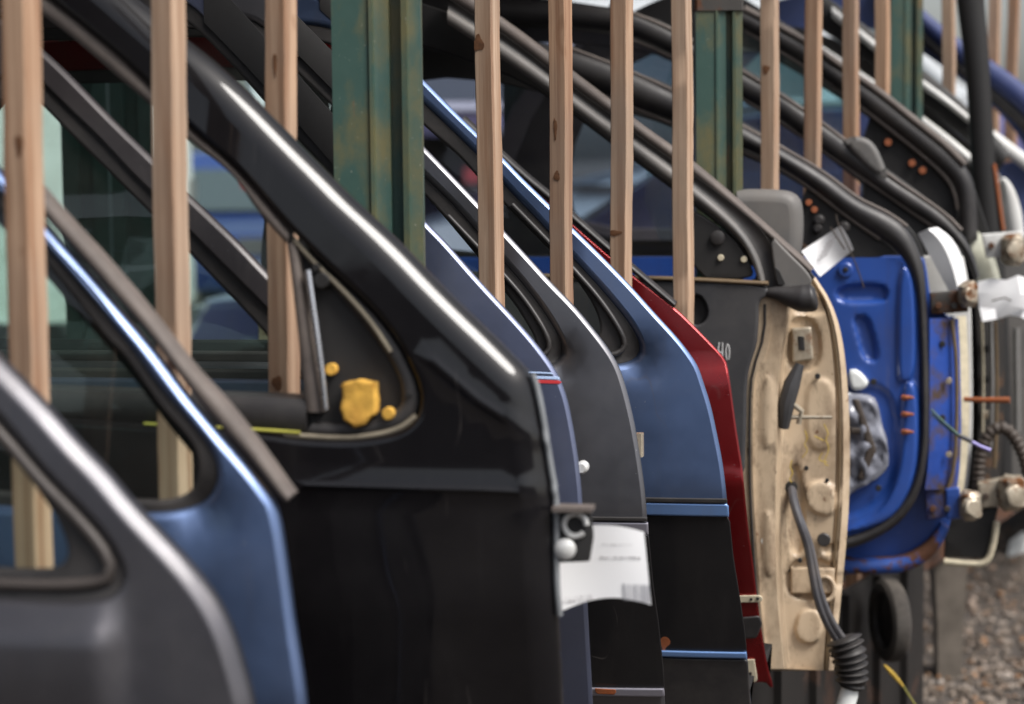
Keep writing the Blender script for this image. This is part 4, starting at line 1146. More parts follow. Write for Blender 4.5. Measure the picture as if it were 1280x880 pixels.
mb = MB(); tube(mb, [pl.pt(1064, 853, .022), pl.pt(1061, 868, .022), pl.pt(1054, 892, .022)], [.014, .017, .017], 14); obj('white_connector', mb, M['whiteplastic'], wl)
# ---- mirror housing on its far side
mp = Plane(955, 4.0, None, alpha=10, curve=0)
q = mp.uv([(897, 243), (925, 236), (975, 237), (990, 241), (1000, 250), (1003, 275), (1002, 305), (996, 330), (975, 338), (935, 330), (905, 290)], .10)
panel('mirror_housing', pl, chaikin(pl.uv([(897, 243), (925, 236), (975, 237), (990, 241), (1000, 250), (1003, 275), (1002, 305), (996, 335), (975, 345), (935, 335), (905, 290)], .13), 1), [], M['mirror_grey'], d8, .125, .022, .02, .08, .02)

# ------------------------------------------------------------------ door 9: royal blue inner side
pl = Plane(990, 4.36, None, alpha=10, curve=0)
base = pl.pt(1080, 700, .06); base[2] = .45
d9 = thing('car_door', 'royal blue car door stripped to bare metal inside with thick black weatherstrip', 'car door', base, IN)
bo = [(560, 322), (1036, 322), (1128, 322), (1142, 350), (1147, 400), (1149, 480), (1150, 560), (1144, 605), (1128, 640), (1100, 664), (1060, 676), (900, 680), (560, 676)]
groove = [(560, 200)]
qb = pl.uv(bo)
pl.bumps = []
def recess(pl, poly_px, depth, soft_px=3):
    q = chaikin(pl.uv(poly_px), 2); s_ = soft_px / F_PX * 4.4
    def f(u, v):
        P = np.stack([np.ravel(u), np.ravel(v)], 1); ins = inside(P, q); d = seg_dist(P, np.vstack([q, q[:1]]))
        sd = np.where(ins, d, -d)
        return (depth / (1 + np.exp(-np.clip(sd / s_ * 2, -40, 40)))).reshape(np.shape(u))
    return f
bb = [recess(pl, [(1046, 357), (1100, 355), (1109, 362), (1108, 374), (1100, 377), (1046, 378)], .014, 1.6),
      recess(pl, [(1066, 396), (1082, 394), (1090, 410), (1097, 440), (1095, 452), (1080, 450), (1072, 420)], .012, 1.6),
      recess(pl, [(1124, 330), (1138, 335), (1144, 380), (1144, 470), (1128, 478), (1122, 470)], -.010, 1.6),
      recess(pl, [(1128, 480), (1146, 475), (1148, 560), (1140, 605), (1122, 640), (1098, 656), (1060, 666), (1056, 660), (1095, 645), (1118, 610), (1128, 560)], -.012, 1.8),
      recess(pl, [(1040, 480), (1112, 480), (1122, 540), (1118, 600), (1095, 632), (1058, 650), (1036, 640)], .010, 2)]
pl.bumps = bb
ex = np.array([(u, v) for u in np.arange(pl.uv([(1030, 500)])[0][0], pl.uv([(1152, 500)])[0][0], .0045) for v in np.arange(pl.uv([(1100, 670)])[0][1], pl.uv([(1100, 325)])[0][1], .0045)])
V, T, li = None, None, None
ip = sheet('inner_panel', pl, chaikin(qb, 1), M['royal'], d9, .0, .0042)
pl.bumps = []
# weatherstrip / frame
wo = [(480, 12), (560, 24), (640, 45), (712, 62), (762, 80), (790, 91), (840, 115), (872, 130), (930, 159), (976, 185), (1035, 220), (1072, 251), (1110, 267), (1135, 285), (1150, 315), (1157, 345), (1160, 440), (1161, 500), (1161, 560), (1152, 612), (1132, 648), (1100, 672), (1055, 690), (900, 700)]
wi = [(480, 52), (560, 66), (640, 85), (712, 100), (762, 119), (790, 132), (840, 150), (872, 165), (930, 184), (976, 207), (1020, 238), (1060, 270), (1100, 296), (1126, 317), (1140, 345), (1146, 375), (1150, 440), (1151, 500), (1150, 556), (1142, 600), (1124, 634), (1096, 657), (1050, 674), (900, 684)]
band('weatherstrip', pl, wo, wi, .002, .014, M['plastic'], d9, .03, 110, 9)
line_tube(pl, 'frame_highlight_lip', [(712, 60), (790, 89), (872, 128), (976, 183), (1035, 218), (1072, 249), (1110, 265), (1134, 283)], .0035, M['rubber_dusty'], d9, .006)
line_tube(pl, 'frame_inner_lip', [(712, 102), (790, 134), (872, 167), (976, 209), (1020, 240), (1060, 272), (1100, 299)], .0035, M['rubber_dusty'], d9, .004)
loft('hinge_jamb', pl, [([(1162, 398), (1162, 420), (1162, 440), (1162, 540), (1160, 585), (1156, 612)], .012), ([(1190, 398), (1190, 420), (1190, 440), (1192, 540), (1190, 585), (1186, 612)], .05),
                        ([(1198, 398), (1199, 420), (1200, 440), (1202, 540), (1200, 585), (1196, 612)], .10)], M['grimy_blue'], d9, angle=30)
q = [(490, 30), (790, 85), (872, 122), (976, 178), (1072, 246), (1135, 278), (1152, 305), (1160, 345), (1164, 384), (1196, 398), (1200, 440), (1202, 560), (1192, 640), (1176, 690), (1130, 716), (900, 722), (410, 716), (370, 400), (410, 150)]
qh = [(510, 80), (790, 140), (872, 172), (976, 214), (1060, 272), (1110, 306), (1115, 322), (900, 320), (450, 318), (460, 180)]
outer_skin(pl, q, qh, M['royal'], d9, .10, 352 if d9 is d8 else 318)
band('bottom_flange', pl, [(900, 690), (1055, 700), (1100, 700), (1130, 698), (1160, 680), (1176, 655)], [(900, 708), (1055, 716), (1100, 718), (1135, 716), (1170, 694), (1186, 662)], .05, .008, rusty('rusted_blue_flange', lin('#2b4f9c'), (.14, .055, .025, 1), .52, nscale=16), d9, .04)
# black top area under the frame with bolts
qk = pl.uv([(1000, 232), (1030, 248), (1060, 272), (1100, 300), (1128, 322), (1000, 324)])
tp = sheet('mirror_patch', pl, chaikin(qk, 1), M['inner_black'], d9, .012, .03)
for x, y in ((1011, 253), (1018, 262)): boss(pl, 'orange_bolt', (x, y), 4, M['bolt_orange'], tp, .008, .008)
mb = MB()
for x, y, r_ in ((1024, 275, 7), (1022, 285, 6), (1055, 284, 8)): disc(mb, pl.pt(x, y, .008), -pl.N, r_ / F_PX * 4.4, .012, 14, .4)
obj('mirror_bolt', mb, M['plastic'], tp)
boss(pl, 'bolt_hub', (1057, 337), 9, M['royal'], ip, .002, .010); boss(pl, 'bolt_head', (1057, 337), 3.5, M['inner_black'], ip, -.007, .003)
for y in (497, 518, 540):
    mb = MB(); tube(mb, [pl.pt(1129, y, -.008), pl.pt(1134, y, -.018), pl.pt(1142, y, -.022)], [.006, .005, .002], 10); obj('orange_clip', mb, M['bolt_orange'], ip)
boss(pl, 'drain_hole', (1098, 610), 4, M['inner_black'], ip, .0, .004)
boss(pl, 'drain_hole', (1092, 477), 4, M['inner_black'], ip, .0, .004)
q = pl.uv([(1040, 492), (1070, 490), (1090, 494), (1100, 515), (1108, 540), (1113, 570), (1108, 585), (1090, 602), (1066, 612), (1050, 630), (1038, 628)])
vc = panel('speaker_cover', pl, chaikin(q, 1), [], M['vinyl'], d9, -.022, .012, .012, .03, .009)
def crumple(o, amp, scale, seed=0):
    from mathutils import noise as mn
    for v in o.data.vertices:
        n_ = mn.noise_vector(Vector(v.co) * scale + Vector((seed, 0, 0))); r2 = abs(mn.noise(Vector(v.co) * scale * 1.7 + Vector((0, seed + 9, 0))))
        v.co = v.co + n_ * amp * .5 + Vector(-pl.N) * (amp * (r2 * 1.6 - .4))
    o.data.update()
crumple(vc, .018, 22)
strip(pl, 'cover_rib', [(1066, 497), (1074, 497), (1096, 560), (1080, 598), (1072, 596), (1084, 558)], M['hose'], vc, -.028, .004, .01)
strip(pl, 'cover_rib', [(1063, 532), (1084, 534), (1084, 541), (1063, 540)], M['hose'], vc, -.029, .003, .01)
q = pl.uv([(1060, 462), (1070, 459), (1084, 472), (1087, 480), (1076, 488), (1062, 487)])
panel('white_clip', pl, chaikin(q, 1), [], M['whiteplastic'], d9, -.02, .008, .008, .02, .01)
line_tube(pl, 'jamb_seal', [(1190, 400), (1196, 450), (1196, 540), (1192, 590), (1184, 612)], .004, M['browntrim'], d9, .04)
for k_ in range(4): boss(pl, 'jamb_bolt', (1178 + (k_ % 2) * 8, 430 + k_ * 46), 4, M['zinc'] if k_ % 2 else M['inner_black'], d9, .03, .004)
# its hinges
def hinge(pl, poly, mat, parent, back, knob, krad, kmat, kback=None):
    h = strip(pl, 'hinge', poly, mat, parent, back, .004, .03)
    mb = MB(); kb = back - .01 if kback is None else kback
    c = pl.pt(knob[0], knob[1], kb); r_ = krad / F_PX * c[1]
    tube(mb, [c - Z_ * r_ * 1.3, c - Z_ * r_ * .9, c + Z_ * r_ * .9, c + Z_ * r_ * 1.3], [r_ * .6, r_, r_, r_ * .6], 14)
    disc(mb, c - pl.N * r_ * .9, -pl.N + pl.D * .6, r_ * .8, .012, 14)
    kn_ = obj('hinge_knuckle', mb, kmat, h)
    from mathutils import noise as mnk
    for v in kn_.data.vertices: v.co = v.co + mnk.noise_vector(Vector(v.co) * 70) * .005
    for sx in (.25, .7):
        bx_ = poly[0][0] * (1 - sx) + poly[1][0] * sx; by_ = (poly[0][1] + poly[3][1]) / 2; boss(pl, 'hinge_bolt', (bx_, by_), 4, M['beam'], h, back - .002, .008)
    return h
hinge(pl, [(1162, 368), (1206, 364), (1212, 392), (1164, 396)], M['beam'], d9, .05, (1210, 368), 12, M['zinc'])
hinge(pl, [(1156, 616), (1196, 612), (1200, 648), (1158, 655)], M['grimy_blue'], d9, .04, (1212, 632), 14, M['zinc'])
strip(pl, 'hinge_leaf', [(1182, 614), (1200, 612), (1202, 652), (1184, 654)], M['royal'], d9, .034, .004, .02)
# wire on the jamb
mb = MB(); tube(mb, smooth3([pl.pt(1164, 512, .0), pl.pt(1180, 528, -.01), pl.pt(1200, 545, -.02)]), .0022, 8); tube(mb, smooth3([pl.pt(1164, 517, .0), pl.pt(1182, 534, -.01), pl.pt(1200, 546, -.02)]), .0018, 8)
wr = obj('door_wire', mb, plain('green_wire', (.06, .13, .11, 1), .5), d9)
mb = MB(); tube(mb, [pl.pt(1198, 544, -.02), pl.pt(1215, 552, -.02)], .0045, 10); obj('wire_tape', mb, M['wires'], wr)
mb = MB(); tube(mb, [pl.pt(1214, 552, -.02), pl.pt(1226, 558, -.02), pl.pt(1238, 563, -.02)], [.0035, .003, .004], 10); obj('wire_end', mb, plain('violet_wire_end', (.3, .26, .6, 1), .4), wr)

# ---- paper tag on the blue door
t9 = Plane(1035, 4.28, None, alpha=-5, curve=0)
tg2 = thing('paper_tag', 'curled white paper tag wired to the mirror bolts of the royal blue door', 'paper tag', t9.pt(1035, 320))
mb = MB()
corn = [(1002, 314), (1050, 282), (1067, 312), (1025, 346)]
for j in range(9):
    for i in range(13):
        s_, t_ = i / 12, j / 8
        x = corn[0][0] * (1 - s_) * (1 - t_) + corn[1][0] * s_ * (1 - t_) + corn[2][0] * s_ * t_ + corn[3][0] * (1 - s_) * t_
        y = corn[0][1] * (1 - s_) * (1 - t_) + corn[1][1] * s_ * (1 - t_) + corn[2][1] * s_ * t_ + corn[3][1] * (1 - s_) * t_
        y -= 4 * math.sin(math.pi * t_) * (s_ > .8) * (s_ - .8) * 5
        mb.v.append(tuple(t9.pt(x, y, .02 * math.sin(s_ * 3.2) - .01 + .012 * t_)))
for j in range(8):
    for i in range(12):
        a = j * 13 + i; mb.f.append((a, a + 1, a + 14, a + 13))
obj('sheet', mb, M['paper'], tg2)
mb = MB()
for k in range(5):
    a0 = (1022 + k * 2.5, 325 - k * 5.2); 
    q = [t9.pt(a0[0] + dx * 14 - dy * 0, a0[1] - dx * 9.5 + dy, -.004) for dx, dy in ((0, 0), (.9, 0), (.9, 1.8), (0, 1.8))]
    mb.add(q, [(0, 1, 2, 3)])
obj('printed_text', mb, M['ink'], tg2, False)
mb = MB(); tube(mb, smooth3([t9.pt(x, y, -.02) for x, y in ((1045, 268), (1047, 280), (1062, 312), (1072, 335), (1080, 360))], 2), .0013, 6); tube(mb, smooth3([t9.pt(x, y, -.02) for x, y in ((1038, 284), (1052, 306), (1056, 312))], 1), .0016, 6)
obj('tag_wire', mb, M['hose'], tg2)

# ------------------------------------------------------------------ door 10
pl = Plane(1045, 4.58, None, alpha=10, curve=0)
base = pl.pt(1150, 700, .06); base[2] = .45
d10 = thing('car_door', 'blue and white car door with black frame and mirror base behind the royal blue door', 'car door', base, IN)
u10 = [(480, -8), (560, -6), (640, 0), (711, 5), (762, 8), (790, 15), (840, 37), (870, 57), (930, 92), (976, 118), (1025, 152), (1055, 173), (1107, 219), (1147, 244), (1180, 267), (1200, 288), (1217, 315), (1224, 345)]
l10 = [(480, 20), (560, 22), (640, 27), (712, 32), (762, 37), (790, 43), (840, 67), (872, 85), (930, 122), (976, 148), (1005, 170), (1025, 185), (1080, 222), (1130, 258), (1172, 284), (1198, 306), (1211, 327), (1219, 350)]
band('window_frame', pl, u10, l10, .0, .010, M['plastic'], d10, .04, 90)
line_tube(pl, 'frame_lip', [(762, 6), (840, 35), (930, 90), (1025, 150), (1107, 217), (1180, 265), (1202, 288)], .004, M['rubber_dusty'], d10, -.002)
line_tube(pl, 'frame_seal', [(762, 39), (840, 69), (930, 124), (1005, 172), (1080, 224), (1170, 286)], .004, M['rubber_dusty'], d10, .004)
sheet('window_glass', pl, chaikin(pl.uv([(510, 30), (762, 38), (840, 68), (930, 123), (1010, 174), (1080, 222), (1090, 330), (900, 330), (470, 330), (470, 150)], .02), 1), M['glass_purple'], d10, .02, .06)
qm = pl.uv([(1052, 176), (1066, 170), (1084, 172), (1096, 184), (1106, 208), (1112, 226), (1090, 216)], -.02)
panel('mirror_base', pl, chaikin(qm, 1), [], M['mirror_grey'], d10, -.02, .010, .01, .04, .01)
strip(pl, 'rear_sail', [(1080, 226), (1170, 288), (1150, 310), (1080, 312)], M['inner_black'], d10, .012, .003, .01)
loft('corner_panel', pl, [([(1147, 292), (1158, 312), (1172, 338), (1186, 364)], -.05), ([(1160, 286), (1176, 300), (1190, 330), (1198, 364)], -.062), ([(1172, 284), (1190, 297), (1204, 322), (1210, 362)], -.045)], M['clean_white'], d10)
loft('hinge_jamb', pl, [([(1180, 395), (1186, 480), (1186, 560), (1178, 640)], .03), ([(1192, 395), (1197, 480), (1197, 560), (1190, 640)], .02)], M['royal'], d10)
loft('jamb_edge', pl, [([(1196, 395), (1201, 480), (1200, 560), (1192, 640)], .02), ([(1208, 395), (1212, 480), (1211, 560), (1201, 640)], .035)], M['cream'], d10)
q = [(490, -20), (790, 8), (872, 50), (976, 112), (1072, 186), (1147, 238), (1190, 275), (1212, 345), (1215, 440), (1216, 560), (1205, 640), (1170, 655), (900, 660), (410, 660), (370, 400), (410, 100)]
qh = [(520, 50), (790, 55), (872, 92), (976, 155), (1060, 215), (1110, 260), (1110, 322), (900, 320), (470, 318), (470, 180)]
outer_skin(pl, q, qh, M['white_paint'], d10, .10, 352 if d10 is d8 else 318)
mb = MB(); tube(mb, [pl.pt(1205, 499, .0), pl.pt(1230, 500, -.01), pl.pt(1262, 500, -.02)], [.005, .0055, .0065], 10); obj('check_rod', mb, M['rust'], d10)
sl_ = strip(pl, 'lower_plate', [(1182, 640), (1248, 636), (1236, 700), (1180, 698)], M['dark_panel'], d10, .01, .004, .03)
line_tube(pl, 'plate_lip', [(1180, 702), (1210, 705), (1234, 705), (1242, 680), (1246, 652)], .007, M['cream'], sl_, .004)
hinge(pl, [(1222, 604), (1262, 596), (1264, 632), (1224, 636)], M['zinc'], d10, .0, (1266, 616), 17, M['zinc'])

# ------------------------------------------------------------------ door 11
pl = Plane(1090, 4.82, None, alpha=10, curve=0)
base = pl.pt(1190, 680, .06); base[2] = .45
d11 = thing('car_door', 'pale greenish car door with grey frame and bare mirror corner dotted with orange bolts', 'car door', base, IN)
u11 = [(900, -5), (952, 22), (976, 35), (1005, 50), (1027, 68), (1055, 87), (1095, 112), (1147, 155), (1180, 180), (1205, 205), (1217, 225), (1221, 255), (1222, 300)]
l11 = [(900, 20), (952, 48), (976, 62), (1005, 80), (1055, 117), (1077, 132), (1120, 165), (1160, 197), (1180, 215), (1193, 230), (1197, 245), (1199, 265), (1200, 300)]
band('window_frame', pl, u11, l11, .0, .012, M['plastic'], d11, .04, 80)
line_tube(pl, 'frame_lip', [(930, 11), (1005, 49), (1055, 86), (1095, 111), (1147, 154), (1182, 181), (1206, 206)], .008, M['rubber_dusty'], d11, -.006)
line_tube(pl, 'frame_seal', [(930, 38), (1005, 82), (1077, 134), (1160, 199), (1192, 231), (1197, 262)], .004, M['rubber_dusty'], d11, .002)
sheet('window_glass', pl, chaikin(pl.uv([(900, 22), (976, 63), (1055, 118), (1075, 132), (1082, 300), (900, 300), (800, 300), (820, 100)], .02), 1), M['glass_teal'], d11, .02, .06)
ck = sheet('mirror_patch', pl, chaikin(pl.uv([(1078, 134), (1120, 166), (1160, 199), (1180, 217), (1192, 232), (1197, 264), (1196, 300), (1078, 300)], .02), 1), M['inner_black'], d11, .018, .03)
for x, y in ((1110, 178), (1140, 204), (1153, 213)): boss(pl, 'orange_bolt', (x, y), 4.5, M['bolt_orange'], ck, .012, .008)
pg = plain('pale_green_white_paint', (.50, .50, .40, 1), .4, var=.45, nscale=16, dust=.6, dustcol=(.09, .07, .04, 1))
loft('hinge_jamb', pl, [([(1188, 272), (1204, 288), (1213, 308), (1219, 335), (1221, 352)], .02), ([(1199, 274), (1220, 292), (1233, 314), (1241, 340), (1243, 356)], .04), ([(1206, 276), (1229, 294), (1242, 317), (1250, 345), (1252, 362)], .09)], pg, d11)
loft('lower_jamb', pl, [([(1217, 356), (1222, 420), (1224, 520), (1220, 600)], .03), ([(1236, 356), (1240, 420), (1240, 520), (1236, 600)], .045), ([(1252, 356), (1255, 420), (1255, 520), (1250, 600)], .085)], M['dirty_dark'], d11)
for xx, w_, m_ in ((1227, .003, 'cream'), (1244, .004, 'browntrim')): line_tube(pl, 'jamb_flange', [(xx, 402), (xx + 2, 450), (xx + 2, 530), (xx - 1, 585)], w_, M[m_], d11, .02, it=1)
for yy in (432, 470, 515, 548): strip(pl, 'jamb_bracket', [(1229, yy), (1242, yy - 1), (1242, yy + 9), (1230, yy + 10)], M['zinc'] if yy % 2 else M['dark_panel'], d11, .018, .002, .012)
q = pl.uv([(880, -30), (952, 10), (1055, 78), (1147, 145), (1205, 195), (1230, 270), (1252, 345), (1254, 560), (1244, 660), (1100, 665), (620, 660), (600, 300), (700, 60)], .10)
qh = pl.uv([(890, 30), (1055, 124), (1150, 196), (1185, 240), (1190, 285), (900, 300), (700, 300), (730, 110)], .10)
panel('outer_skin', pl, chaikin(q, 2), [chaikin(qh, 2)], M['dark_panel'], d11, .10, .003, .003, .006, .06)
mb = MB()
for x0, x1 in ((1238, 1246),): tube(mb, [pl.pt(x0, 385, .0), pl.pt(x0 + 2, 480, -.004), pl.pt(x0, 560, 0)], .005, 8)
obj('jamb_rod', mb, M['metal'], d11)
hh = hinge(pl, [(1226, 292), (1278, 288), (1280, 318), (1232, 322)], M['white_paint'], d11, -.03, (1266, 312), 15, M['zinc'])

# far paper tag
t11 = Plane(1250, 4.72, None, alpha=0, curve=0)
tg3 = thing('paper_tag', 'crumpled white paper tag tied to the hinge at the right edge', 'paper tag', t11.pt(1250, 375))
mb = MB()
rows = [[(1222, 352), (1240, 348), (1258, 350), (1272, 344), (1284, 348)], [(1222, 366), (1242, 366), (1260, 364), (1276, 368), (1290, 366)], [(1224, 384), (1244, 386), (1262, 382), (1282, 386), (1296, 386)], [(1228, 402), (1246, 399), (1262, 394), (1276, 396), (1290, 404)]]
cr = [[0, .01, -.005, .012, 0], [.012, -.006, .012, -.01, .01], [0, .016, -.008, .012, 0], [.01, 0, .015, 0, .01]]
for r_, c_ in zip(rows, cr):
    for (x, y), b in zip(r_, c_): mb.v.append(tuple(t11.pt(x, y, b * 1.6)))
for j in range(3):
    for i in range(4):
        a = j * 5 + i; mb.f.append((a, a + 1, a + 6, a + 5))
obj('sheet', mb, M['paper'], tg3, True, 20)
mb = MB(); tube(mb, [t11.pt(1240, 376, -.012), t11.pt(1256, 372, -.02), t11.pt(1264, 376, -.015)], .0016, 6); obj('tag_wire', mb, M['hose'], tg3)

# ------------------------------------------------------------------ farther doors
pl = Plane(1150, 5.35, None, alpha=10, curve=0)
base = pl.pt(1230, 600, .06); base[2] = .45
d12 = thing('car_door', 'dark car door with bright white window edging beyond the narrow green post', 'car door', base, IN)
band('window_frame', pl, [(1010, -20), (1060, 15), (1110, 55), (1150, 84), (1190, 116), (1225, 148), (1262, 190)], [(1010, 25), (1060, 60), (1110, 98), (1150, 128), (1190, 160), (1215, 182), (1248, 215)], .01, .01, M['dark_panel'], d12, .04)
band('upper_edging', pl, [(1040, 8), (1110, 65), (1150, 97), (1182, 120), (1212, 145)], [(1040, 22), (1110, 78), (1150, 109), (1182, 131), (1212, 155)], -.012, .006, M['white_paint'], d12, .02)
band('lower_edging', pl, [(1010, 45), (1110, 112), (1150, 142), (1182, 166), (1215, 194), (1250, 226)], [(1010, 58), (1110, 126), (1150, 157), (1182, 181), (1215, 209), (1250, 240)], -.006, .008, M['white_paint'], d12, .03)
q = pl.uv([(1000, 20), (1110, 95), (1190, 160), (1250, 215), (1275, 260), (1290, 340), (1292, 560), (1280, 640), (1100, 640), (590, 640), (580, 300), (680, 30)], .06)
qh = pl.uv([(1000, 60), (1110, 130), (1180, 190), (1210, 240), (1190, 285), (1000, 285), (640, 285), (700, 70)], .06)
panel('outer_skin', pl, chaikin(q, 2), [chaikin(qh, 2)], M['mirror_grey'], d12, .05, .004, .004, .02, .06)
sheet('window_glass', pl, chaikin(qh, 1), M['glass_teal'], d12, .055, .06)
mb = MB(); tube(mb, [pl.pt(1245, 400, 0), pl.pt(1246, 520, 0)], .006, 8); tube(mb, [pl.pt(1270, 410, 0), pl.pt(1271, 540, 0)], .009, 8); obj('guide_rail', mb, M['metal'], d12)
band('jamb_patch', pl, [(1252, 222), (1258, 222), (1268, 236), (1277, 262), (1281, 296)], [(1253, 224), (1255, 245), (1259, 268), (1262, 285), (1264, 300)], -.04, .006, M['white_paint'], d12, .03)

# black upright pillar in front of it
pl = Plane(1225, 5.15, None, alpha=10, curve=0)
base = pl.pt(1235, 700, .0); base[2] = .4
up = thing('door_pillar', 'black upright door pillar leaning among the far door frames', 'door pillar', base)
band('pillar_face', pl, [(1228, -60), (1230, 0), (1236, 60), (1241, 150), (1246, 230), (1254, 300), (1262, 420), (1266, 620)], [(1190, -60), (1196, 0), (1203, 50), (1210, 120), (1214, 200), (1220, 300), (1230, 420), (1238, 620)], .0, .012, M['dark_panel'], up, .05)
line_tube(pl, 'rust_streak', [(1242, 205), (1246, 230), (1250, 262), (1254, 288)], .005, M['rust'], up, -.004)

pl = Plane(1260, 5.75, None, alpha=10, curve=0)
base = pl.pt(1300, 600, .06); base[2] = .45
d13 = thing('car_door', 'bright blue car door frame at the far right end of the row', 'car door', base, IN)
band('window_frame', pl, [(1100, -40), (1160, 18), (1200, 50), (1252, 84), (1280, 105), (1330, 150)], [(1100, -14), (1160, 44), (1200, 78), (1252, 118), (1280, 142), (1320, 190)], .0, .012, paint('far_blue_paint', lin('#2e3c6c'), .1, .6, .1, .4, chips=False), d13, .05)
band('frame_seal', pl, [(1100, -14), (1160, 44), (1200, 78), (1240, 108), (1280, 142), (1320, 190)], [(1100, 0), (1160, 60), (1200, 92), (1240, 126), (1280, 162), (1312, 205)], .008, .006, M['rubber'], d13, .05)
q = pl.uv([(1090, -30), (1200, 60), (1290, 130), (1340, 200), (1350, 340), (1350, 560), (1340, 620), (1000, 620), (820, 620), (800, 300), (900, 20)], .07)
qh = pl.uv([(1080, 20), (1200, 96), (1270, 160), (1290, 210), (1000, 215), (880, 215), (930, 60)], .07)
panel('outer_skin', pl, chaikin(q, 2), [chaikin(qh, 2)], paint('far_blue_panel', lin('#4a5a8c'), .3, .4, .4, .15, chips=False), d13, .06, .004, .004, .02, .06)
band('white_edging', pl, [(1180, 118), (1244, 164), (1280, 190), (1310, 214)], [(1180, 140), (1244, 184), (1280, 212), (1310, 236)], -.02, .008, M['white_paint'], d13, .03)

# ribbed hose
mb = MB(); hp_ = Plane(1250, 4.6, None, 10, 0)
pts = resample(smooth3([hp_.pt(x, y, 0) for x, y in ((1226, 640), (1222, 590), (1228, 556), (1240, 536), (1258, 534), (1272, 552), (1284, 580), (1292, 640))], 3), closed=False, n=120)
tt = np.linspace(0, 1, 120); tube(mb, pts, .0125 + .002 * np.sin(tt * 30 * 2 * math.pi), 14)
tag(obj('ribbed_hose', mb, M['hose'], angle=None), 'brown ribbed hose arching over the far rusty hinge', 'hose')

# ------------------------------------------------------------------ things under and beside the rack
wp = at(1112, 775, 4.62)
wt = thing('spare_wheel', 'grey worn wheel standing edge on under the rack', 'wheel', (wp[0], wp[1], 0))
def ringprof(mb, c, ax, prof, n=36):
    ref = Z_; a = np.cross(ax, ref); a /= np.linalg.norm(a); b = np.cross(ax, a); o = len(mb.v); m = len(prof)
    for k in range(n):
        t = 2 * math.pi * k / n
        for r_, h in prof: mb.v.append(tuple(c + ax * h + r_ * (a * math.cos(t) + b * math.sin(t))))
    for k in range(n):
        k2 = (k + 1) % n
        for j in range(m - 1): mb.f.append((o + k * m + j, o + k * m + j + 1, o + k2 * m + j + 1, o + k2 * m + j))
ax = np.array([math.cos(R(18)), -math.sin(R(18)), 0]) * -1.0
ax = np.array([-math.sin(R(80)), -math.cos(R(80)), 0.0])
wc = np.array([wp[0], wp[1], wp[2]])
mb = MB(); ringprof(mb, wc, ax, [(.060, -.016), (.078, -.020), (.086, -.014), (.088, 0), (.086, .014), (.078, .020), (.060, .016), (.057, 0), (.060, -.016)]); obj('tyre', mb, plain('grey_worn_rubber', (.045, .04, .036, 1), .8, var=.5, dust=.3), wt)
mb = MB(); ringprof(mb, wc, ax, [(.0, .010), (.026, .012), (.042, .005), (.056, .007), (.060, .015), (.060, -.015), (.042, -.010), (.0, -.010)]); obj('rim', mb, M['plastic'], wt)
# wheel support leg
def stump(xc, y0, y1, Y, w0, w1, mat, name, label, cat):
    a, b = at(xc, y0, Y), at(xc, y1, Y); s0, s1 = w0 / F_PX * Y, w1 / F_PX * Y
    mb = MB(); o = 0
    zs = np.linspace(0, 1, 6)
    for t in zs:
        c = b * (1 - t) + a * t; s_ = s1 * (1 - t) + s0 * t
        for x, y in ((-1, -1), (1, -1), (1, 1), (-1, 1)): mb.v.append((c[0] + x * s_ / 2, c[1] + y * s_ / 2, max(c[2], -.02) if t > 0 else -.02))
    for i in range(5):
        for k in range(4):
            k2 = (k + 1) % 4; mb.f.append((i * 4 + k, i * 4 + k2, i * 4 + 4 + k2, i * 4 + 4 + k))
    mb.f.append((20, 21, 22, 23))
    return tag(obj(name, mb, mat, angle=25, loc=(b[0], b[1], 0)), label, cat)
stump(1185, 690, 800, 5.7, 44, 30, plain('weathered_concrete', (.17, .145, .12, 1), .85, var=.4, nscale=20), 'concrete_footing', 'tapered grey concrete footing under the far doors', 'footing')
stump(1120, 720, 880, 5.05, 16, 18, M['dark_sheet'], 'rack_support', 'rusty brown rack support beside the worn wheel', 'rack support')
stump(1010, 840, 900, 4.5, 20, 22, M['dark_sheet'], 'rack_support', 'dark rusty rack support beneath the tan door', 'rack support')
# seed head
mb = MB(); tube(mb, smooth3([at(x, y, 4.3) for x, y in ((1146, 884), (1138, 872), (1128, 856))]), .0018, 6)
wd_ = tag(obj('weed_stalk', mb, plain('dry_stalk', (.24, .22, .05, 1), .7)), 'yellow grass seed head growing below the bellows', 'weed')
mb = MB(); pts = resample(np.array([at(1129, 858, 4.3), at(1118, 845, 4.3), at(1105, 831, 4.3)]), closed=False, n=30); tt = np.linspace(0, 1, 30)
tube(mb, pts, .0045 * np.sin(math.pi * np.clip(tt * .9 + .06, 0, 1)) ** .5 * (1 + .25 * np.sin(tt * 50)), 8); obj('seed_head', mb, plain('yellow_seeds', (.55, .36, .05, 1), .7, var=.5, nscale=80), wd_)
# debris
dp = at(1272, 690, 7.4)
mb = MB(); q = [at(x, y, 7.4 + d) for x, y, d in ((1259, 694, 0), (1263, 676, .03), (1279, 664, .05), (1292, 672, .02), (1290, 692, -.02), (1278, 699, -.03))]
c_ = np.mean(q, axis=0) + np.array([0, -.03, .02]); mb.add(q + [c_, c_ + np.array([0, .1, 0])], [(i, (i + 1) % 6, 6) for i in range(6)] + [((i + 1) % 6, i, 7) for i in range(6)])
tag(obj('plastic_scrap', mb, M['whiteplastic'], angle=15), 'white scrap of plastic lying on the gravel at the right', 'scrap')
for k, (x, y) in enumerate(((1178, 806), (1215, 838), (1250, 790), (1265, 842), (1160, 842))):
    pass

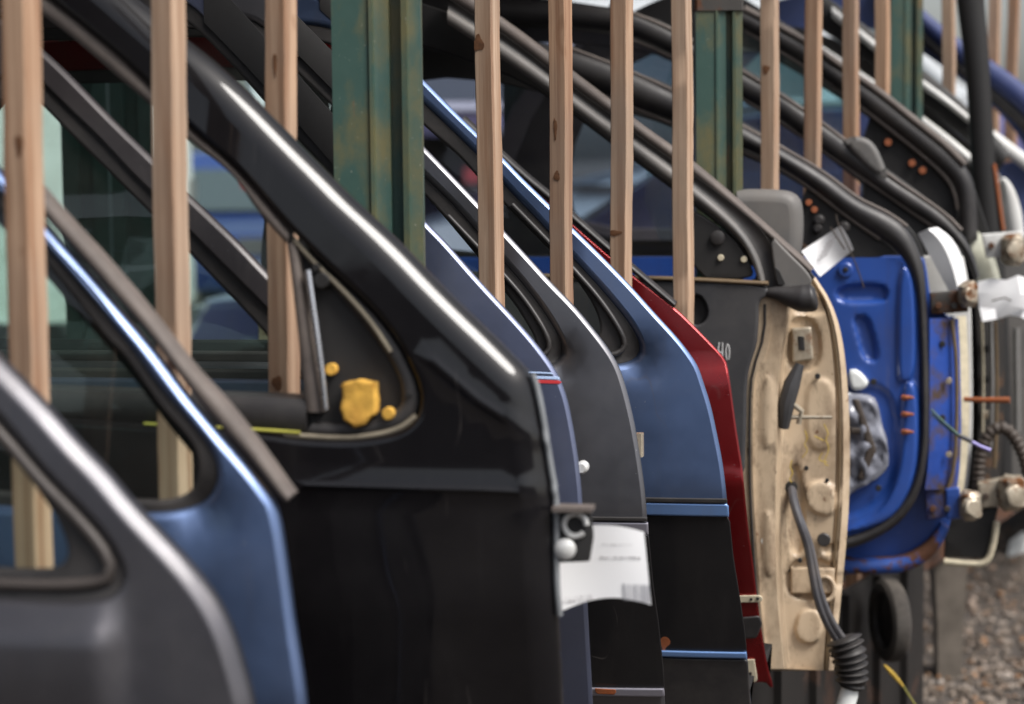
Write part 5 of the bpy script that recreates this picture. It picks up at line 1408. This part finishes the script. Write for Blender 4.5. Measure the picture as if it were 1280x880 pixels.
# ------------------------------------------------------------------ background cars
def car(name, label, loc, yaw, body, glassm, L=4.3, Wd=1.7, H=1.42, stripe=None, van=False):
    t = thing(name, label, 'parked car', (loc[0], loc[1], 0))
    ca, sa = math.cos(R(yaw)), math.sin(R(yaw))
    def Wp(x, y, z): return (loc[0] + x * ca - y * sa, loc[1] + x * sa + y * ca, z)
    if van: side = [(-.5, .28), (.5, .28), (.5, .62), (.47, .72), (.40, .76)]; cab = [(-.5, .70), (-.49, 1.0), (.26, 1.0), (.40, .72)]
    else: side = [(-.5, .3), (.5, .3), (.505, .5), (.49, .58), (.24, .66), (-.36, .66), (-.49, .63), (-.505, .5)]; cab = [(-.36, .65), (-.27, .98), (-.2, 1.0), (.05, 1.0), (.10, .98), (.25, .65)]
    def prism(poly, w0, w1, zsplit=0):
        mb = MB(); n = len(poly)
        zs = [p[1] for p in poly]; zl, zh = min(zs), max(zs)
        for s_ in (-1, -.93, .93, 1):
            for x, z in poly:
                k = (z - zl) / (zh - zl + 1e-9); wd = (w0 * (1 - k) + w1 * k) / 2
                sh = 1 if abs(s_) < 1 else .985
                mb.v.append(Wp(x * L * sh, s_ * wd, (z if abs(s_) < 1 else zl + (z - zl) * .97 + .004) * H))
        for j in range(3):
            for i in range(n):
                i2 = (i + 1) % n; mb.f.append((j * n + i, j * n + i2, (j + 1) * n + i2, (j + 1) * n + i))
        mb.f.append(tuple(range(n))[::-1]); mb.f.append(tuple(3 * n + i for i in range(n)))
        return mb
    recalc(obj('body', prism(side, Wd, Wd * .97), body, t, True, 40))
    recalc(obj('cabin', prism(cab, Wd * .94, Wd * .76), body, t, True, 40))
    zl, zh = cab[0][1], max(c[1] for c in cab)
    def wside(x0, x1, x2, x3, s_):
        mb = MB(); q = []
        for x, z in ((x0, zl + .03), (x1, zl + .03), (x2, zh - .05), (x3, zh - .05)):
            k = (z - zl) / (zh - zl); wd = (Wd * .94 * (1 - k) + Wd * .76 * k) / 2 + .006
            q.append(Wp(x * L, s_ * wd, z * H))
        mb.add(q, [(0, 1, 2, 3)]); obj('window', mb, glassm, t, False)
    for s_ in (-1, 1):
        if van: wside(.22, .37, .26, .22, s_); wside(-.1, .19, .19, -.1, s_); wside(-.46, -.13, -.13, -.46, s_)
        else: wside(-.05, .21, .09, -.05, s_); wside(-.32, -.07, -.07, -.24, s_)
    mb = MB()
    fx = (.25, .10) if not van else (.40, .26)
    q = [Wp((fx[0] * .98) * L + .02, -Wd * .42, (zl + .03) * H), Wp(fx[0] * .98 * L + .02, Wd * .42, (zl + .03) * H), Wp(fx[1] * L + .045, Wd * .36, (zh - .05) * H), Wp(fx[1] * L + .045, -Wd * .36, (zh - .05) * H)]
    mb.add(q, [(0, 1, 2, 3)]); obj('windscreen', mb, glassm, t, False)
    for x in (-.31, .31):
        for s_ in (-1, 1):
            c = np.array(Wp(x * L, s_ * (Wd / 2 - .06), .31)); axw = np.array([-sa, ca, 0]) * s_
            mb = MB(); ringprof(mb, c, axw, [(.19, -.09), (.29, -.09), (.31, -.05), (.31, .05), (.29, .085), (.19, .08)], 24); ww = obj('wheel', mb, M['rubber'], t)
            mb = MB(); ringprof(mb, c, axw, [(.0, .05), (.12, .06), (.19, .075), (.2, .04)], 24); obj('rim', mb, M['metal'], ww)
    for s_ in (-1, 1):
        mb = MB(); box(mb, np.array(Wp(.50 * L, s_ * Wd * .36, .52 * H)), np.array([ca, sa, 0]), np.array([-sa, ca, 0]), Z_, .05, .3, .12, .01); obj('headlight', mb, M['metal'], t)
        mb = MB(); box(mb, np.array(Wp(-.50 * L, s_ * Wd * .38, .54 * H)), np.array([ca, sa, 0]), np.array([-sa, ca, 0]), Z_, .05, .26, .13, .01); obj('tail_light', mb, M['red_beam'], t)
        mb = MB(); box(mb, np.array(Wp(0, s_ * (Wd / 2 + .008), .50 * H)), np.array([ca, sa, 0]), np.array([-sa, ca, 0]), Z_, L * .8, .02, .045, .006); obj('rub_strip', mb, M['rubber'] if stripe is None else stripe, t)
    return t
dark_glass = plain('dark_car_glass', (.12, .12, .27, 1), .15, var=.1, bmp=0)
pale_glass = plain('pale_car_glass', (.08, .1, .11, 1), .08, var=.1, bmp=0)
def bgcar(px, Y, *a, **k):
    p_ = at(px, 300, Y); return car(a[0], a[1], (p_[0], p_[1]), *a[2:], **k)
bgcar(1080, 8.2, 'parked_car', 'dark navy car with a bright blue band seen through the tan door window', 172, paint('dark_navy_paint', (.12, .12, .30, 1), .2, .35, .8, .1, chips=False), dark_glass, 4.6, 1.8, 1.5, stripe=plain('bright_blue_band', (.02, .09, .62, 1), .35, var=.1))
bgcar(-420, 10.5, 'parked_van', 'white van parked behind the rack at far left', 4, M['white_paint'], pale_glass, 4.8, 1.9, 2.3, van=True)
bgcar(325, 18.0, 'parked_car', 'bright blue car parked behind the dark grey door frame', -100, paint('bright_blue_car_paint', (.02, .06, .27, 1), .2, .35, .8, .1, chips=False), pale_glass)
bgcar(800, 14.5, 'parked_van', 'pale silver van standing beyond the navy car', 5, plain('pale_silver_paint', (.5, .53, .55, 1), .3, var=.1, bmp=0), pale_glass, 5.0, 1.9, 2.3, van=True)
bgcar(540, 22.0, 'parked_van', 'dark purple van behind the wide green post', 85, paint('dark_purple_paint', (.06, .05, .10, 1), .2, .35, .8, .1, chips=False), dark_glass, 4.2, 1.8, 2.2, van=True)

# ------------------------------------------------------------------ added objects out of view
# roof sheet added out of view to shade the rear of the rack
t0 = np.array([p_a[0], p_a[1], 2.06]); mb = MB()
nS, sA, sB = 240, -1.6, 5.4
for j, side in enumerate((-.16, -2.1)):
    for i in range(nS + 1):
        p_ = t0 + ROWSIDE * side + ROWDIR * (sA + (sB - sA) * i / nS); mb.v.append((p_[0], p_[1], p_[2] + .018 * math.sin(i * 1.3) - .03 * j))
for i in range(nS): mb.f.append((i, i + 1, nS + 2 + i, nS + 1 + i))
o = obj('added_shade_roof', mb, M['beam'], angle=None); md = o.modifiers.new('thick', 'SOLIDIFY'); md.thickness = .004
tag(o, 'rusty corrugated roof sheet added out of view to shade the rear of the rack', 'added roof')
# shed added out of view behind the camera to darken the door reflections
def shed(name, label, c, yaw, L, D_, H, mat, roofm):
    t = thing(name, label, 'added shed', (c[0], c[1], 0)); ca, sa = math.cos(R(yaw)), math.sin(R(yaw)); ax = np.array([ca, sa, 0]); ay = np.array([-sa, ca, 0])
    mb = MB(); pts = []
    n = int(L / .09)
    for z in (0, H):
        for i in range(n + 1):
            off_ = .014 * (1 if i % 2 else -1); p_ = np.array([c[0], c[1], z]) + ax * (L * (i / n - .5)) + ay * (D_ / 2 + off_); mb.v.append(tuple(p_))
    for i in range(n): mb.f.append((i, i + 1, n + 2 + i, n + 1 + i))
    box(mb, np.array([c[0], c[1], H / 2]), ax, ay, Z_, L - .02, D_ - .06, H - .02)
    obj('wall', mb, mat, t, False)
    mb = MB(); box(mb, np.array([c[0], c[1], H + .06]), ax, ay, Z_, L + .5, D_ + .6, .12, .01); obj('roof', mb, roofm, t, False)
    for u_ in (-L * .25, L * .2):
        mb = MB(); box(mb, np.array([c[0], c[1], 1.25]) + ax * u_ + ay * (D_ / 2 + .03), ax, ay, Z_, 2.6, .05, 2.5, .01); d_ = obj('sliding_door', mb, M['beam'], t, False)
        mb = MB(); box(mb, np.array([c[0], c[1], 1.1]) + ax * (u_ + 1.0) + ay * (D_ / 2 + .07), ax, ay, Z_, .04, .04, .3, .005); obj('handle', mb, M['zinc'], d_)
    return t
shed_m = rusty('added_shed_brown_sheet', (.035, .030, .027, 1), (.06, .03, .015, 1), .45, nscale=2)
shed('added_dark_shed', 'dark brown corrugated shed added behind the camera to darken the door reflections', (1.5, -17.0), 0, 40, 4, 3.6, shed_m, M['beam'])
